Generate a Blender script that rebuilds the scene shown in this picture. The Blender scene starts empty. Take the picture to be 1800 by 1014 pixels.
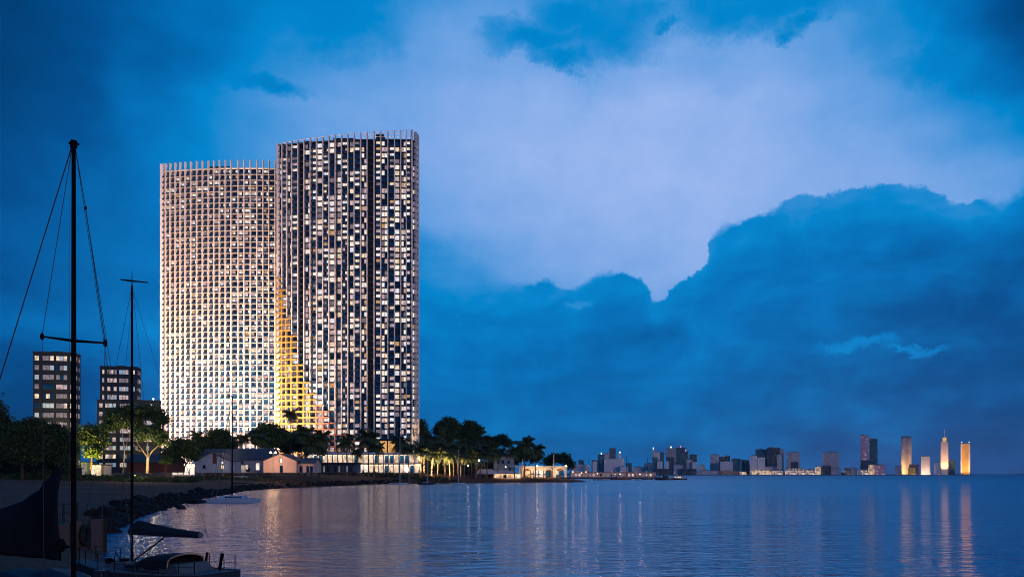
import bpy, math, random
import numpy as np
from mathutils import Vector, Matrix
random.seed(7); RNG = np.random.default_rng(7)
S = bpy.context.scene
C = S.collection
R = math.radians
F = 1500.0; EYE = 4.5; HZ = 833.0          # focal length in photo pixels, eye height, horizon row

# ------------------------------------------------------------------ camera
cd = bpy.data.cameras.new('camera'); cam = bpy.data.objects.new('camera', cd); C.objects.link(cam)
cam.location = (0, 0, EYE); cam.rotation_euler = (R(90), 0, 0)
cd.sensor_width = 36; cd.lens = 30.0; cd.shift_y = 0.181; cd.clip_start = 0.3; cd.clip_end = 80000
S.camera = cam
S.view_settings.view_transform = 'Standard'; S.view_settings.look = 'None'
S.view_settings.exposure = 0.0; S.view_settings.gamma = 1.0; S.view_settings.use_curve_mapping = False
S.cycles.use_denoising = True; S.cycles.filter_width = 1.0; S.render.filter_size = 1.0
S.cycles.max_bounces = 5; S.cycles.diffuse_bounces = 2; S.cycles.glossy_bounces = 3
S.cycles.transparent_max_bounces = 6
S.cycles.sample_clamp_indirect = 6.0
S.cycles.caustics_reflective = False; S.cycles.caustics_refractive = False

def lin(c): return tuple(((v/255)/12.92 if v/255 <= .04045 else ((v/255+.055)/1.055)**2.4) for v in c)

# ------------------------------------------------------------------ world: dusk sky with a lavender gap and a cumulus bank
world = bpy.data.worlds.new('World'); S.world = world; world.use_nodes = True
WT = world.node_tree; WT.nodes.clear()
class N:
    """tiny expression wrapper round a node socket"""
    def __init__(s, sock): s.s = sock
    def _b(s, o, op, rev=False, clamp=False):
        n = WT.nodes.new('ShaderNodeMath'); n.operation = op; n.use_clamp = clamp
        a, b = (o, s) if rev else (s, o)
        for i, v in enumerate((a, b)):
            if isinstance(v, N): WT.links.new(v.s, n.inputs[i])
            elif v is not None: n.inputs[i].default_value = v
        return N(n.outputs[0])
    def __add__(s, o): return s._b(o, 'ADD')
    __radd__ = __add__
    def __sub__(s, o): return s._b(o, 'SUBTRACT')
    def __rsub__(s, o): return s._b(o, 'SUBTRACT', True)
    def __mul__(s, o): return s._b(o, 'MULTIPLY')
    __rmul__ = __mul__
    def __truediv__(s, o): return s._b(o, 'DIVIDE')
    def un(s, op): return s._b(None, op)
    def max(s, o): return s._b(o, 'MAXIMUM')
    def min(s, o): return s._b(o, 'MINIMUM')
    def clamp(s): return s._b(0.0, 'ADD', clamp=True)
def smooth(x, lo, hi):
    n = WT.nodes.new('ShaderNodeMapRange'); n.interpolation_type = 'SMOOTHSTEP'
    WT.links.new(x.s, n.inputs['Value']); n.inputs['From Min'].default_value = lo; n.inputs['From Max'].default_value = hi
    return N(n.outputs[0])
def mixf(a, b, t): return a + (b - a)*t
tc = WT.nodes.new('ShaderNodeTexCoord'); sep = WT.nodes.new('ShaderNodeSeparateXYZ')
WT.links.new(tc.outputs['Generated'], sep.inputs[0])
dx, dy, dz = (N(sep.outputs[i]) for i in range(3))
hyp = (dx*dx + dy*dy).un('SQRT').max(1e-4)
AZ = dx._b(dy, 'ARCTAN2'); EL = dz / hyp
comb = WT.nodes.new('ShaderNodeCombineXYZ')
WT.links.new(AZ.s, comb.inputs[0]); WT.links.new(EL.s, comb.inputs[1])
def noise(scale, detail=6, rough=.55, sx=1, sy=1, off=0.0, dist=0.0):
    m = WT.nodes.new('ShaderNodeMapping'); WT.links.new(comb.outputs[0], m.inputs[0])
    m.inputs['Scale'].default_value = (sx, sy, 1); m.inputs['Location'].default_value = (off, off*.37, off*.7)
    n = WT.nodes.new('ShaderNodeTexNoise'); WT.links.new(m.outputs[0], n.inputs['Vector'])
    n.inputs['Scale'].default_value = scale; n.inputs['Detail'].default_value = detail; n.inputs['Roughness'].default_value = rough
    n.inputs['Distortion'].default_value = dist
    return N(n.outputs['Fac']) - 0.5
w1 = noise(5, 7, .6, off=3.1); w2 = noise(5, 7, .6, off=11.7)
AW = AZ + w1*0.16; EW = EL + w2*0.11            # warped direction for the soft cloud field
PXS = [0, 150, 300, 450, 600, 750, 900, 1050, 1200, 1350, 1500, 1650, 1800]
BG = {0: [.10,.22,.35,.42,.42,.60,.70,.62,.72,.60,.55,.42,.18], 75: [.12,.22,.35,.48,.60,.72,.74,.70,.76,.78,.70,.48,.25],
      150: [.14,.25,.42,.64,.74,.82,.88,.90,.93,.88,.80,.60,.38], 225: [.18,.30,.46,.66,.78,.88,.95,.98,1.0,.93,.82,.70,.48],
      300: [.20,.32,.46,.62,.75,.85,.95,.97,.97,.92,.85,.78,.68], 375: [.24,.35,.44,.54,.66,.80,.88,.93,.93,.92,.88,.85,.8],
      450: [.25,.34,.41,.46,.52,.62,.78,.86,.88,.88,.8,.8,.8], 525: [.24,.31,.37,.41,.44,.46,.58,.75,.80,.7,.6,.5,.4],
      600: [.20,.28,.33,.36,.39,.40,.42,.42,.42,.4,.4,.35,.3], 700: [.18,.26,.31,.35,.38,.38,.38,.37,.35,.34,.32,.29,.24],
      833: [.20,.26,.32,.37,.40,.42,.42,.41,.38,.35,.32,.28,.24]}
BK = {300: [.45]*8+[.47,.49,.49,.47,.44], 400: [.44]*8+[.47,.47,.46,.43,.36], 475: [.4]*5+[.46,.46,.44,.43,.42,.37,.34,.28],
      550: [.24,.31,.37,.41,.44,.46,.44,.40,.38,.38,.36,.33,.26], 625: [.2,.28,.33,.36,.39,.41,.40,.38,.37,.37,.35,.31,.25],
      700: [.18,.26,.31,.35,.38,.38,.38,.37,.33,.33,.31,.28,.22], 833: [.20,.26,.32,.37,.40,.42,.42,.41,.38,.34,.32,.28,.22]}
def grid_sample(G, px, py):
    ys = sorted(G); rows = [np.interp(px, PXS, G[y]) for y in ys]
    return float(np.interp(py, ys, rows))
A0, A1 = -0.75, 0.75
def curve_of(fn, src, n=19):
    """float curve over azimuth"""
    nd = WT.nodes.new('ShaderNodeFloatCurve'); cm = nd.mapping; cu = cm.curves[0]
    pts = fn if isinstance(fn, list) else [((i/(n-1)), fn(A0 + (A1-A0)*i/(n-1))) for i in range(n)]
    cu.points[0].location = pts[0]; cu.points[1].location = pts[-1]
    for p in pts[1:-1]: cu.points.new(*p)
    cm.update(); WT.links.new(src.s, nd.inputs['Value']); return N(nd.outputs[0])
a01 = ((AW - A0) / (A1 - A0)).clamp()
def field(G, rows):
    tot = None
    for k, e in enumerate(rows):
        def fn(a, e=e):
            px = 900 + F*math.tan(a); py = HZ - F*e/math.cos(a)
            return min(max(grid_sample(G, px, py), 0), 1)
        c = curve_of(fn, a01)
        lo = rows[k-1] if k else None; hi = rows[k+1] if k+1 < len(rows) else None
        w = None
        if lo is not None: w = smooth(EW, lo, e)
        if hi is not None:
            w2_ = 1.0 - smooth(EW, e, hi); w = w2_ if w is None else w*w2_
        t = c*w; tot = t if tot is None else tot + t
    return tot
T_bg = field(BG, [0, .05, .1, .15, .2, .25, .3, .36, .42, .48, .56])
T_bk = field(BK, [0, .06, .12, .18, .24, .33])
# dark gaps high up, with ragged edges
def blobs(lst, warp):
    wa = noise(8, 10, .72, off=21.3)*warp; wb = noise(8, 10, .72, off=33.9)*warp
    tot = None
    for (px, py, rx, ry) in lst:
        a = math.atan((px-900)/F); e = (HZ-py)/F*math.cos(a)
        qa = (AZ + wa - a) * (F/rx); qe = (EL + wb - e) * (F/ry)
        g = (1.0 - (qa*qa + qe*qe)).max(0.0)
        tot = g if tot is None else tot.max(g)
    return tot
gap = smooth(blobs([(1075,40,135,100),(965,70,140,52),(1000,105,80,34),(1340,0,210,72),(1410,40,50,32),(1700,95,130,50),(1800,30,130,70),(595,30,150,90),(475,160,80,30),(1185,38,28,18),(1120,20,90,60),(1000,20,90,70)], .12) + noise(16, 9, .7, off=61.0)*.75, -.15, 1.15)
wisp = smooth(blobs([(1505,598,70,16),(1600,608,60,9),(1010,536,30,8)], .10) + noise(20, 8, .7, off=71.0, sy=2)*.5, .0, 1.1)
# upper edge of the cumulus bank
EDGE = [(-300,560),(500,545),(690,440),(745,452),(790,480),(850,512),(880,508),(905,500),(935,499),(962,493),(985,503),(1010,503),(1030,490),(1060,484),(1090,481),(1125,492),(1146,510),(1155,530),(1172,514),(1200,492),(1228,470),(1243,440),(1255,405),(1275,394),(1310,383),(1345,375),(1375,356),(1405,344),(1440,346),(1480,340),(1515,328),(1550,323),(1600,331),(1650,340),(1700,348),(1740,344),(1766,352),(1782,338),(1810,322),(2300,300)]
ep = []
for px, py in EDGE:
    a = math.atan((px-900)/F); x = (a-A0)/(A1-A0)
    if 0 <= x <= 1: ep.append((x, (HZ-py)/F*math.cos(a)/0.6))
ep = [(0, ep[0][1])] + ep + [(1, ep[-1][1])]
b01 = ((AZ + noise(26, 9, .68, off=5.5)*.036 - A0)/(A1-A0)).clamp()
edge = curve_of(ep, b01)*0.6 + noise(24, 10, .70, off=8.2)*.040
soften = (noise(6, 4, .6, off=91.0).max(0.0))*.10 + .0022
bank = smooth((edge - EL)/soften, -1.0, 1.6)
soft = smooth(edge - EL, -.045, .01)             # the left end of the bank is only a soft step
leftness = smooth(AZ, math.atan(-60/F), math.atan(10/F))
bank = mixf(soft, bank, leftness)
rim = smooth(edge - EL, .06, -.004)              # lighter upper rims
lumps = noise(11, 8, .6, sy=1.5, off=2.2, dist=.4)
streak = noise(7, 7, .55, sy=3.2, off=14.0)
T = T_bg + lumps*.14*(1.0 - bank)
T = mixf(T, T.min(0.47), gap*.97)
Tb = T_bk + lumps*.32 + streak*.26 - .015 + rim*.07
T = mixf(T, Tb, bank)
T = mixf(T, T*0.0 + .62, wisp*.55)
T = T + noise(3, 5, .6, off=40.0, sy=1.6)*.10 + noise(18, 8, .65, off=17.0, sy=1.8)*.06
ramp = WT.nodes.new('ShaderNodeValToRGB'); WT.links.new(T.clamp().s, ramp.inputs[0])
cr = ramp.color_ramp
stops = [(0,(0,40,80)),(.25,(0,80,146)),(.4,(0,113,186)),(.5,(0,134,206)),(.62,(62,146,216)),(.78,(112,164,228)),(1.0,(162,188,242))]
while len(cr.elements) < len(stops): cr.elements.new(.5)
for el_, (p, c) in zip(cr.elements, stops): el_.position = p; el_.color = (*lin(c), 1)
# behind the camera the sky is an even deep blue, below the horizon dark
sky = WT.nodes.new('ShaderNodeTexSky'); sky.sky_type = 'NISHITA'; sky.sun_disc = False
sky.sun_elevation = R(1.0); sky.sun_rotation = R(25); sky.altitude = 0; sky.air_density = 1.0; sky.dust_density = 0.4; sky.ozone_density = 4
bg1 = WT.nodes.new('ShaderNodeBackground'); WT.links.new(sky.outputs[0], bg1.inputs[0]); bg1.inputs[1].default_value = 0.003
bg2 = WT.nodes.new('ShaderNodeBackground'); bg2.inputs[1].default_value = 1.0
mixb = WT.nodes.new('ShaderNodeMix'); mixb.data_type = 'RGBA'
WT.links.new(smooth(dy, -.35, .45).s, mixb.inputs[0]); mixb.inputs[6].default_value = (*lin((0, 74, 135)), 1)
WT.links.new(ramp.outputs[0], mixb.inputs[7]); WT.links.new(mixb.outputs[2], bg2.inputs[0])
addw = WT.nodes.new('ShaderNodeAddShader'); WT.links.new(bg1.outputs[0], addw.inputs[0]); WT.links.new(bg2.outputs[0], addw.inputs[1])
wo = WT.nodes.new('ShaderNodeOutputWorld'); WT.links.new(addw.outputs[0], wo.inputs[0])
world.cycles.sampling_method = 'MANUAL'; world.cycles.sample_map_resolution = 512

sl = bpy.data.lights.new('sun', 'SUN'); sl.energy = 0.55; sl.angle = R(20); sl.color = (1.0, .80, .84)
so = bpy.data.objects.new('sun', sl); C.objects.link(so); so.rotation_euler = (R(82), 0, R(36)); so.location = (0, 0, 300)

# ------------------------------------------------------------------ helpers
def W(px, D, py=None, z=None):
    x = (px-900)/F*D
    if py is not None: z = EYE + (HZ-py)/F*D
    return Vector((x, D, z if z is not None else 0))
def link(tree, a, b): tree.links.new(a, b)
MATS = {}
def mat(name, col, rough=.7, var=.25, scale=1.0, metal=0.0, emit=None, es=0.0, bump=0.0, spec=.4, stretch=(1,1,1), trans=0.0):
    if name in MATS: return MATS[name]
    m = bpy.data.materials.new(name); m.use_nodes = True; nt = m.node_tree; p = nt.nodes['Principled BSDF']
    p.inputs['Roughness'].default_value = rough; p.inputs['Metallic'].default_value = metal
    p.inputs['Specular IOR Level'].default_value = spec
    t = nt.nodes.new('ShaderNodeTexCoord'); mp = nt.nodes.new('ShaderNodeMapping'); mp.inputs['Scale'].default_value = stretch
    n = nt.nodes.new('ShaderNodeTexNoise'); n.inputs['Scale'].default_value = scale; n.inputs['Detail'].default_value = 5
    link(nt, t.outputs['Object'], mp.inputs[0]); link(nt, mp.outputs[0], n.inputs['Vector'])
    r = nt.nodes.new('ShaderNodeValToRGB'); link(nt, n.outputs['Fac'], r.inputs[0])
    r.color_ramp.elements[0].position = .3; r.color_ramp.elements[1].position = .7
    r.color_ramp.elements[0].color = (*[max(0, c*(1-var)) for c in col], 1); r.color_ramp.elements[1].color = (*[min(1, c*(1+var)) for c in col], 1)
    link(nt, r.outputs[0], p.inputs['Base Color'])
    if emit:
        p.inputs['Emission Color'].default_value = (*emit, 1); p.inputs['Emission Strength'].default_value = es
    if bump:
        b = nt.nodes.new('ShaderNodeBump'); b.inputs['Strength'].default_value = bump; link(nt, n.outputs['Fac'], b.inputs['Height']); link(nt, b.outputs[0], p.inputs['Normal'])
    if trans: p.inputs['Alpha'].default_value = 1-trans
    MATS[name] = m; return m

class MB:
    def __init__(s): s.v = []; s.f = []; s.mi = []
    def quad(s, a, b, c, d, mi=0):
        k = len(s.v); s.v += [tuple(a), tuple(b), tuple(c), tuple(d)]; s.f.append((k, k+1, k+2, k+3)); s.mi.append(mi)
    def poly(s, pts, mi=0):
        k = len(s.v); s.v += [tuple(p) for p in pts]; s.f.append(tuple(range(k, k+len(pts)))); s.mi.append(mi)
    def hexa(s, p, mi=0):                      # p: 4 bottom + 4 top points
        k = len(s.v); s.v += [tuple(q) for q in p]
        for f in ((0,3,2,1),(4,5,6,7),(0,1,5,4),(1,2,6,5),(2,3,7,6),(3,0,4,7)):
            s.f.append(tuple(k+i for i in f)); s.mi.append(mi)
    def box(s, x0, x1, y0, y1, z0, z1, mi=0):
        s.hexa([(x0,y0,z0),(x1,y0,z0),(x1,y1,z0),(x0,y1,z0),(x0,y0,z1),(x1,y0,z1),(x1,y1,z1),(x0,y1,z1)], mi)
    def obox(s, c, t, n, hw, d0, d1, z0, z1, mi=0):   # box at c along t (half width hw), from d0 to d1 along n
        c = Vector((c[0], c[1], 0)); t = Vector((t[0], t[1], 0)); n = Vector((n[0], n[1], 0))
        q = [c - t*hw + n*d0, c - t*hw + n*d1, c + t*hw + n*d1, c + t*hw + n*d0]
        s.hexa([(p.x, p.y, z0) for p in q] + [(p.x, p.y, z1) for p in q], mi)
    def prism(s, pts, z0, z1, mi=0):
        n = len(pts); k = len(s.v)
        s.v += [(p[0], p[1], z0) for p in pts] + [(p[0], p[1], z1) for p in pts]
        s.f.append(tuple(k+i for i in reversed(range(n)))); s.mi.append(mi)
        s.f.append(tuple(k+n+i for i in range(n))); s.mi.append(mi)
        for i in range(n):
            j = (i+1) % n; s.f.append((k+i, k+j, k+n+j, k+n+i)); s.mi.append(mi)
    def tube(s, pts, rad, seg=8, mi=0, cap=True):
        pts = [Vector(p) for p in pts]; n = len(pts)
        if not hasattr(rad, '__len__'): rad = [rad]*n
        k = len(s.v); up = None
        for i, p in enumerate(pts):
            d = (pts[min(i+1, n-1)] - pts[max(i-1, 0)]).normalized()
            if up is None: up = Vector((0,0,1)) if abs(d.z) < .9 else Vector((0,1,0))
            a = d.cross(up).normalized(); b = a.cross(d).normalized(); up = b
            for q in range(seg):
                w = 2*math.pi*q/seg; s.v.append(tuple(p + (a*math.cos(w) + b*math.sin(w))*rad[i]))
        for i in range(n-1):
            for q in range(seg):
                r = (q+1) % seg; s.f.append((k+i*seg+q, k+i*seg+r, k+(i+1)*seg+r, k+(i+1)*seg+q)); s.mi.append(mi)
        if cap:
            s.f.append(tuple(k+q for q in range(seg))); s.mi.append(mi)
            s.f.append(tuple(k+(n-1)*seg+q for q in reversed(range(seg)))); s.mi.append(mi)
    def loft(s, rings, mi=0, cap=True):        # rings: lists of equal length
        m = len(rings[0]); k = len(s.v)
        for r_ in rings: s.v += [tuple(p) for p in r_]
        for i in range(len(rings)-1):
            for q in range(m):
                r_ = (q+1) % m; s.f.append((k+i*m+q, k+i*m+r_, k+(i+1)*m+r_, k+(i+1)*m+q)); s.mi.append(mi)
        if cap:
            s.f.append(tuple(k+q for q in reversed(range(m)))); s.mi.append(mi)
            s.f.append(tuple(k+(len(rings)-1)*m+q for q in range(m))); s.mi.append(mi)
    def ball(s, c, r, sx=1, sy=1, sz=1, seg=10, rings=6, mi=0):
        rr = []
        for i in range(rings+1):
            ph = math.pi*(i/rings) ; z = -math.cos(ph); q = max(math.sin(ph), .02)
            rr.append([(c[0]+r*sx*q*math.cos(2*math.pi*j/seg), c[1]+r*sy*q*math.sin(2*math.pi*j/seg), c[2]+r*sz*z) for j in range(seg)])
        s.loft(rr, mi)
    def mesh(s, name, mats, smoothed=False):
        me = bpy.data.meshes.new(name); me.from_pydata(s.v, [], s.f)
        for m in (mats if isinstance(mats, (list, tuple)) else [mats]): me.materials.append(m)
        if len(me.materials) > 1: me.polygons.foreach_set('material_index', s.mi)
        if smoothed: me.polygons.foreach_set('use_smooth', [True]*len(s.f))
        me.update(); return me
    def build(s, name, mats, parent=None, smoothed=False, loc=None):
        o = bpy.data.objects.new(name, s.mesh(name, mats, smoothed)); C.objects.link(o)
        if parent: o.parent = parent
        if loc is not None: o.location = loc
        return o
def tag(o, label, cat, group=None):
    o['label'] = label; o['category'] = cat
    if group: o['group'] = group
    return o
def thing(name, label, cat, loc=(0,0,0), rz=0, group=None):
    o = bpy.data.objects.new(name, None); o.empty_display_size = .5; C.objects.link(o)
    o.location = loc; o.rotation_euler = (0, 0, rz); return tag(o, label, cat, group)
def structure(o, kind='structure'): o['kind'] = kind; return o
def dup(root, loc, rz=0, sc=1.0, label=None, group=None):
    r = root.copy(); C.objects.link(r); r.location = loc; r.rotation_euler = (0, 0, rz)
    r.scale = (sc, sc, sc) if not hasattr(sc, '__len__') else sc
    if label: r['label'] = label
    if group: r['group'] = group
    for ch in root.children:
        c = ch.copy(); C.objects.link(c); c.parent = r
        for g in ch.children:
            d = g.copy(); C.objects.link(d); d.parent = c
    return r
def lamp(kind, energy, color, parent=None, loc=(0,0,0), rot=None, size=None, spot=None, blend=.6, radius=.3, aim=None):
    l = bpy.data.lights.new('lamp_light', kind); l.energy = energy; l.color = color
    if kind == 'AREA' and size: l.shape = 'RECTANGLE'; l.size, l.size_y = size
    if kind == 'SPOT': l.spot_size = R(spot); l.spot_blend = blend
    if kind in ('SPOT', 'POINT'): l.shadow_soft_size = radius
    o = bpy.data.objects.new('lamp_light', l); C.objects.link(o); o.location = loc
    if parent: o.parent = parent
    if aim is not None:
        rot_ = Matrix.Rotation(parent.rotation_euler.z if parent else 0.0, 3, 'Z')
        base = rot_ @ Vector(loc) + (parent.location if parent else Vector())
        o.rotation_euler = (rot_.inverted() @ (Vector(aim) - base)).to_track_quat('-Z', 'Y').to_euler()
    return o

# ------------------------------------------------------------------ materials of the big surfaces
def water_mat():
    m = bpy.data.materials.new('sea_water'); m.use_nodes = True; nt = m.node_tree; p = nt.nodes['Principled BSDF']
    p.inputs['Base Color'].default_value = (.0, .125, .33, 1); p.inputs['Roughness'].default_value = .06; p.inputs['IOR'].default_value = 2.3
    p.inputs['Specular Tint'].default_value = (.86, .95, 1, 1)
    t = nt.nodes.new('ShaderNodeTexCoord')
    def nz(scale, st, detail, rough=.55, rot=0.0):
        mp = nt.nodes.new('ShaderNodeMapping'); mp.inputs['Scale'].default_value = st; mp.inputs['Rotation'].default_value = (0, 0, rot)
        link(nt, t.outputs['Object'], mp.inputs[0])
        n = nt.nodes.new('ShaderNodeTexNoise'); n.inputs['Scale'].default_value = scale; n.inputs['Detail'].default_value = detail
        n.inputs['Roughness'].default_value = rough; link(nt, mp.outputs[0], n.inputs['Vector']); return n
    a = nz(.85, (.62, 1.0, 1), 4, .55, .12); b = nz(3.4, (.7, 1, 1), 3, .6, -.2); c = nz(.16, (.5, 1, 1), 3, .55, .05)
    def mul(x, k):
        q = nt.nodes.new('ShaderNodeMath'); q.operation = 'MULTIPLY'; link(nt, x, q.inputs[0]); q.inputs[1].default_value = k; return q.outputs[0]
    def add(x, y):
        q = nt.nodes.new('ShaderNodeMath'); q.operation = 'ADD'; link(nt, x, q.inputs[0]); link(nt, y, q.inputs[1]); return q.outputs[0]
    # the open bay is more wind ruffled than the sheltered shore
    so_ = nt.nodes.new('ShaderNodeSeparateXYZ'); link(nt, t.outputs['Object'], so_.inputs[0])
    fr = nt.nodes.new('ShaderNodeFloatCurve'); mr_ = nt.nodes.new('ShaderNodeMapRange'); link(nt, so_.outputs[1], mr_.inputs[0])
    mr_.inputs[1].default_value = 0; mr_.inputs[2].default_value = 3000; link(nt, mr_.outputs[0], fr.inputs['Value'])
    cu = fr.mapping.curves[0]; cu.points[0].location = (0, .07); cu.points[1].location = (1, .46)
    for q in ((.03,.10),(.12,.22),(.3,.36)): cu.points.new(*q)
    fr.mapping.update(); link(nt, fr.outputs[0], p.inputs['Roughness'])
    # patches of calmer and rougher water
    pat = nz(.018, (.4, 1.6, 1), 3, .5); pr = nt.nodes.new('ShaderNodeMapRange'); link(nt, pat.outputs['Fac'], pr.inputs[0])
    pr.inputs[1].default_value = .35; pr.inputs[2].default_value = .65; pr.inputs[3].default_value = .35; pr.inputs[4].default_value = 1.5
    h = add(add(mul(a.outputs['Fac'], 1.05), mul(b.outputs['Fac'], .16)), mul(c.outputs['Fac'], 1.6))
    # sparse sharp wavelets
    d_ = nz(.75, (.42, 1.0, 1), 3, .5, -.06)
    def op(o_, x, k, k2=None):
        q = nt.nodes.new('ShaderNodeMath'); q.operation = o_; link(nt, x, q.inputs[0])
        if k is not None: q.inputs[1].default_value = k
        if k2 is not None: q.inputs[2].default_value = k2
        return q.outputs[0]
    rd = op('MULTIPLY_ADD', op('ABSOLUTE', op('MULTIPLY_ADD', d_.outputs['Fac'], 5.0, -2.65), None), -1.0, 1.0)
    rd = op('MULTIPLY', op('POWER', op('MAXIMUM', rd, 0.0), 2.0), RIDGE)
    h = add(h, rd)
    hm = nt.nodes.new('ShaderNodeMath'); hm.operation = 'MULTIPLY'; link(nt, h, hm.inputs[0]); link(nt, pr.outputs[0], hm.inputs[1])
    bu = nt.nodes.new('ShaderNodeBump'); bu.inputs['Strength'].default_value = WAVE; bu.inputs['Distance'].default_value = 1.0
    link(nt, hm.outputs[0], bu.inputs['Height']); link(nt, bu.outputs[0], p.inputs['Normal'])
    return m
WAVE = .2; RIDGE = .48
mb = MB(); xs = [-60000,-3000,-400,0,400,3000,60000]; ys = [-60,60,300,1500,6000,60000]
for i in range(len(xs)-1):
    for j in range(len(ys)-1): mb.quad((xs[i],ys[j],0),(xs[i+1],ys[j],0),(xs[i+1],ys[j+1],0),(xs[i],ys[j+1],0))
structure(mb.build('sea_water', water_mat()))

def ground_mat(name, c1, c2, scale):
    m = bpy.data.materials.new(name); m.use_nodes = True; nt = m.node_tree; p = nt.nodes['Principled BSDF']; p.inputs['Roughness'].default_value = .95
    t = nt.nodes.new('ShaderNodeTexCoord'); n = nt.nodes.new('ShaderNodeTexNoise'); n.inputs['Scale'].default_value = scale; n.inputs['Detail'].default_value = 9
    n2 = nt.nodes.new('ShaderNodeTexNoise'); n2.inputs['Scale'].default_value = scale*14; n2.inputs['Detail'].default_value = 6
    link(nt, t.outputs['Object'], n.inputs['Vector']); link(nt, t.outputs['Object'], n2.inputs['Vector'])
    r = nt.nodes.new('ShaderNodeValToRGB'); r.color_ramp.elements[0].color = (*c1, 1); r.color_ramp.elements[1].color = (*c2, 1)
    r.color_ramp.elements[0].position = .35; r.color_ramp.elements[1].position = .65
    mx = nt.nodes.new('ShaderNodeMath'); mx.operation = 'ADD'; s_ = nt.nodes.new('ShaderNodeMath'); s_.operation = 'MULTIPLY_ADD'
    link(nt, n2.outputs['Fac'], s_.inputs[0]); s_.inputs[1].default_value = .5; s_.inputs[2].default_value = -.25
    link(nt, n.outputs['Fac'], mx.inputs[0]); link(nt, s_.outputs[0], mx.inputs[1]); link(nt, mx.outputs[0], r.inputs[0]); link(nt, r.outputs[0], p.inputs['Base Color'])
    b = nt.nodes.new('ShaderNodeBump'); b.inputs['Strength'].default_value = .6; b.inputs['Distance'].default_value = .3; link(nt, n2.outputs['Fac'], b.inputs['Height']); link(nt, b.outputs[0], p.inputs['Normal'])
    return m
EARTH = ground_mat('brown_earth', (.060,.018,.008), (.12,.046,.024), .06)

# ------------------------------------------------------------------ the land: one height field behind the shoreline
SH = [(-600,10),(-26,20),(187,50),(190,66),(240,90),(300,118),(345,150),(400,193),(430,229),(500,275),(600,330),(700,397),(800,422),(900,450),(1000,466),(1033,482),(1000,508),(960,560),(900,640),(850,900),(-1400,900)]
SHORE = [((px-900)/F*D, D) for px, D in SH]; SHORE[0] = (-60, 8)
PX = np.array(SHORE)
def sdist(x, y):
    """distance inland (positive) from the shoreline polygon"""
    x = np.asarray(x, float); y = np.asarray(y, float); d = np.full(x.shape, 1e9); inside = np.zeros(x.shape, bool)
    n = len(PX)
    for i in range(n):
        ax, ay = PX[i]; bx, by = PX[(i+1) % n]; ex, ey = bx-ax, by-ay
        t = np.clip(((x-ax)*ex + (y-ay)*ey)/(ex*ex+ey*ey), 0, 1)
        d = np.minimum(d, np.hypot(x-(ax+t*ex), y-(ay+t*ey)))
        c = ((ay > y) != (by > y)) & (x < (bx-ax)*(y-ay)/((by-ay) if by != ay else 1e-9) + ax); inside ^= c
    return np.where(inside, d, -d)
def hnoise(x, y):
    return (np.sin(x*.11+y*.07+1.3)*np.cos(y*.09-x*.05) + .5*np.sin(x*.31-y*.23+.4)*np.sin(y*.27+x*.13) + .25*np.sin(x*.83+y*.61)*np.sin(y*.71-x*.37))
def height(x, y):
    x = np.asarray(x, float); y = np.asarray(y, float)
    d = sdist(x, y); px = 900 + F*x/np.maximum(y, 1)
    w = np.interp(px, [180, 300, 420, 500, 600, 700, 900, 1030], [150, 110, 60, 45, 45, 30, 26, 20])
    zt = np.interp(px, [0, 700, 780, 840, 900, 970, 1033], [5.15, 5.15, 4.6, 3.7, 3.1, 2.6, 1.7])
    t = np.clip(d/w, 0, 1)
    z = 0.9*np.clip(d/2.5, 0, 1) + (zt-.9)*(t**.8)
    z = np.where(d <= 0, np.maximum(d*.5, -2), z)
    amp = np.clip(d/12, 0, 1)*(.10 + .12*np.clip(1-t, 0, 1))
    return z + hnoise(x, y)*amp
gx = np.concatenate([np.arange(-620, -150, 8.0), np.arange(-150, 70, 2.2)]); gy = np.concatenate([np.arange(6, 120, 1.6), np.arange(120, 520, 3.0), np.arange(520, 900, 20)])
GX, GY = np.meshgrid(gx, gy); GZ = height(GX, GY)
nx, ny = len(gx), len(gy)
verts = np.stack([GX, GY, GZ], -1).reshape(-1, 3)
keep = (np.maximum.reduce([GZ[:-1,:-1], GZ[1:,:-1], GZ[:-1,1:], GZ[1:,1:]]) > -1.0)
fcs = []
for j in range(ny-1):
    for i in range(nx-1):
        if keep[j, i]: k = j*nx+i; fcs.append((k, k+1, k+nx+1, k+nx))
me = bpy.data.meshes.new('ground'); me.from_pydata(verts.tolist(), [], fcs); me.materials.append(EARTH)
me.polygons.foreach_set('use_smooth', [True]*len(fcs)); me.update()
g = bpy.data.objects.new('ground', me); C.objects.link(g); structure(g)
def gz(x, y): return float(height(np.array([x]), np.array([y]))[0])

# ------------------------------------------------------------------ facade materials
def lit_mat(name, col, es, var=.6, scale=1.1):
    m = bpy.data.materials.new(name); m.use_nodes = True; nt = m.node_tree; p = nt.nodes['Principled BSDF']
    p.inputs['Base Color'].default_value = (.06,.06,.07,1); p.inputs['Roughness'].default_value = .12
    t = nt.nodes.new('ShaderNodeTexCoord'); n = nt.nodes.new('ShaderNodeTexNoise'); n.inputs['Scale'].default_value = scale; n.inputs['Detail'].default_value = 2
    link(nt, t.outputs['Object'], n.inputs['Vector']); r = nt.nodes.new('ShaderNodeValToRGB'); link(nt, n.outputs['Fac'], r.inputs[0])
    r.color_ramp.elements[0].position = .36; r.color_ramp.elements[1].position = .62
    r.color_ramp.elements[0].color = (*[c*(1-var) for c in col], 1); r.color_ramp.elements[1].color = (*col, 1)
    link(nt, r.outputs[0], p.inputs['Emission Color']); p.inputs['Emission Strength'].default_value = es
    return m
GLASS = mat('dark_window_glass', (.006,.022,.05), rough=.07, var=.4, scale=.4, spec=1.0)
GLASS2 = mat('sky_reflection_blue_glass', (.01,.075,.19), rough=.12, var=.4, scale=.4, spec=.9)  # blue sky reflection is partly put into the base colour
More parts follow.
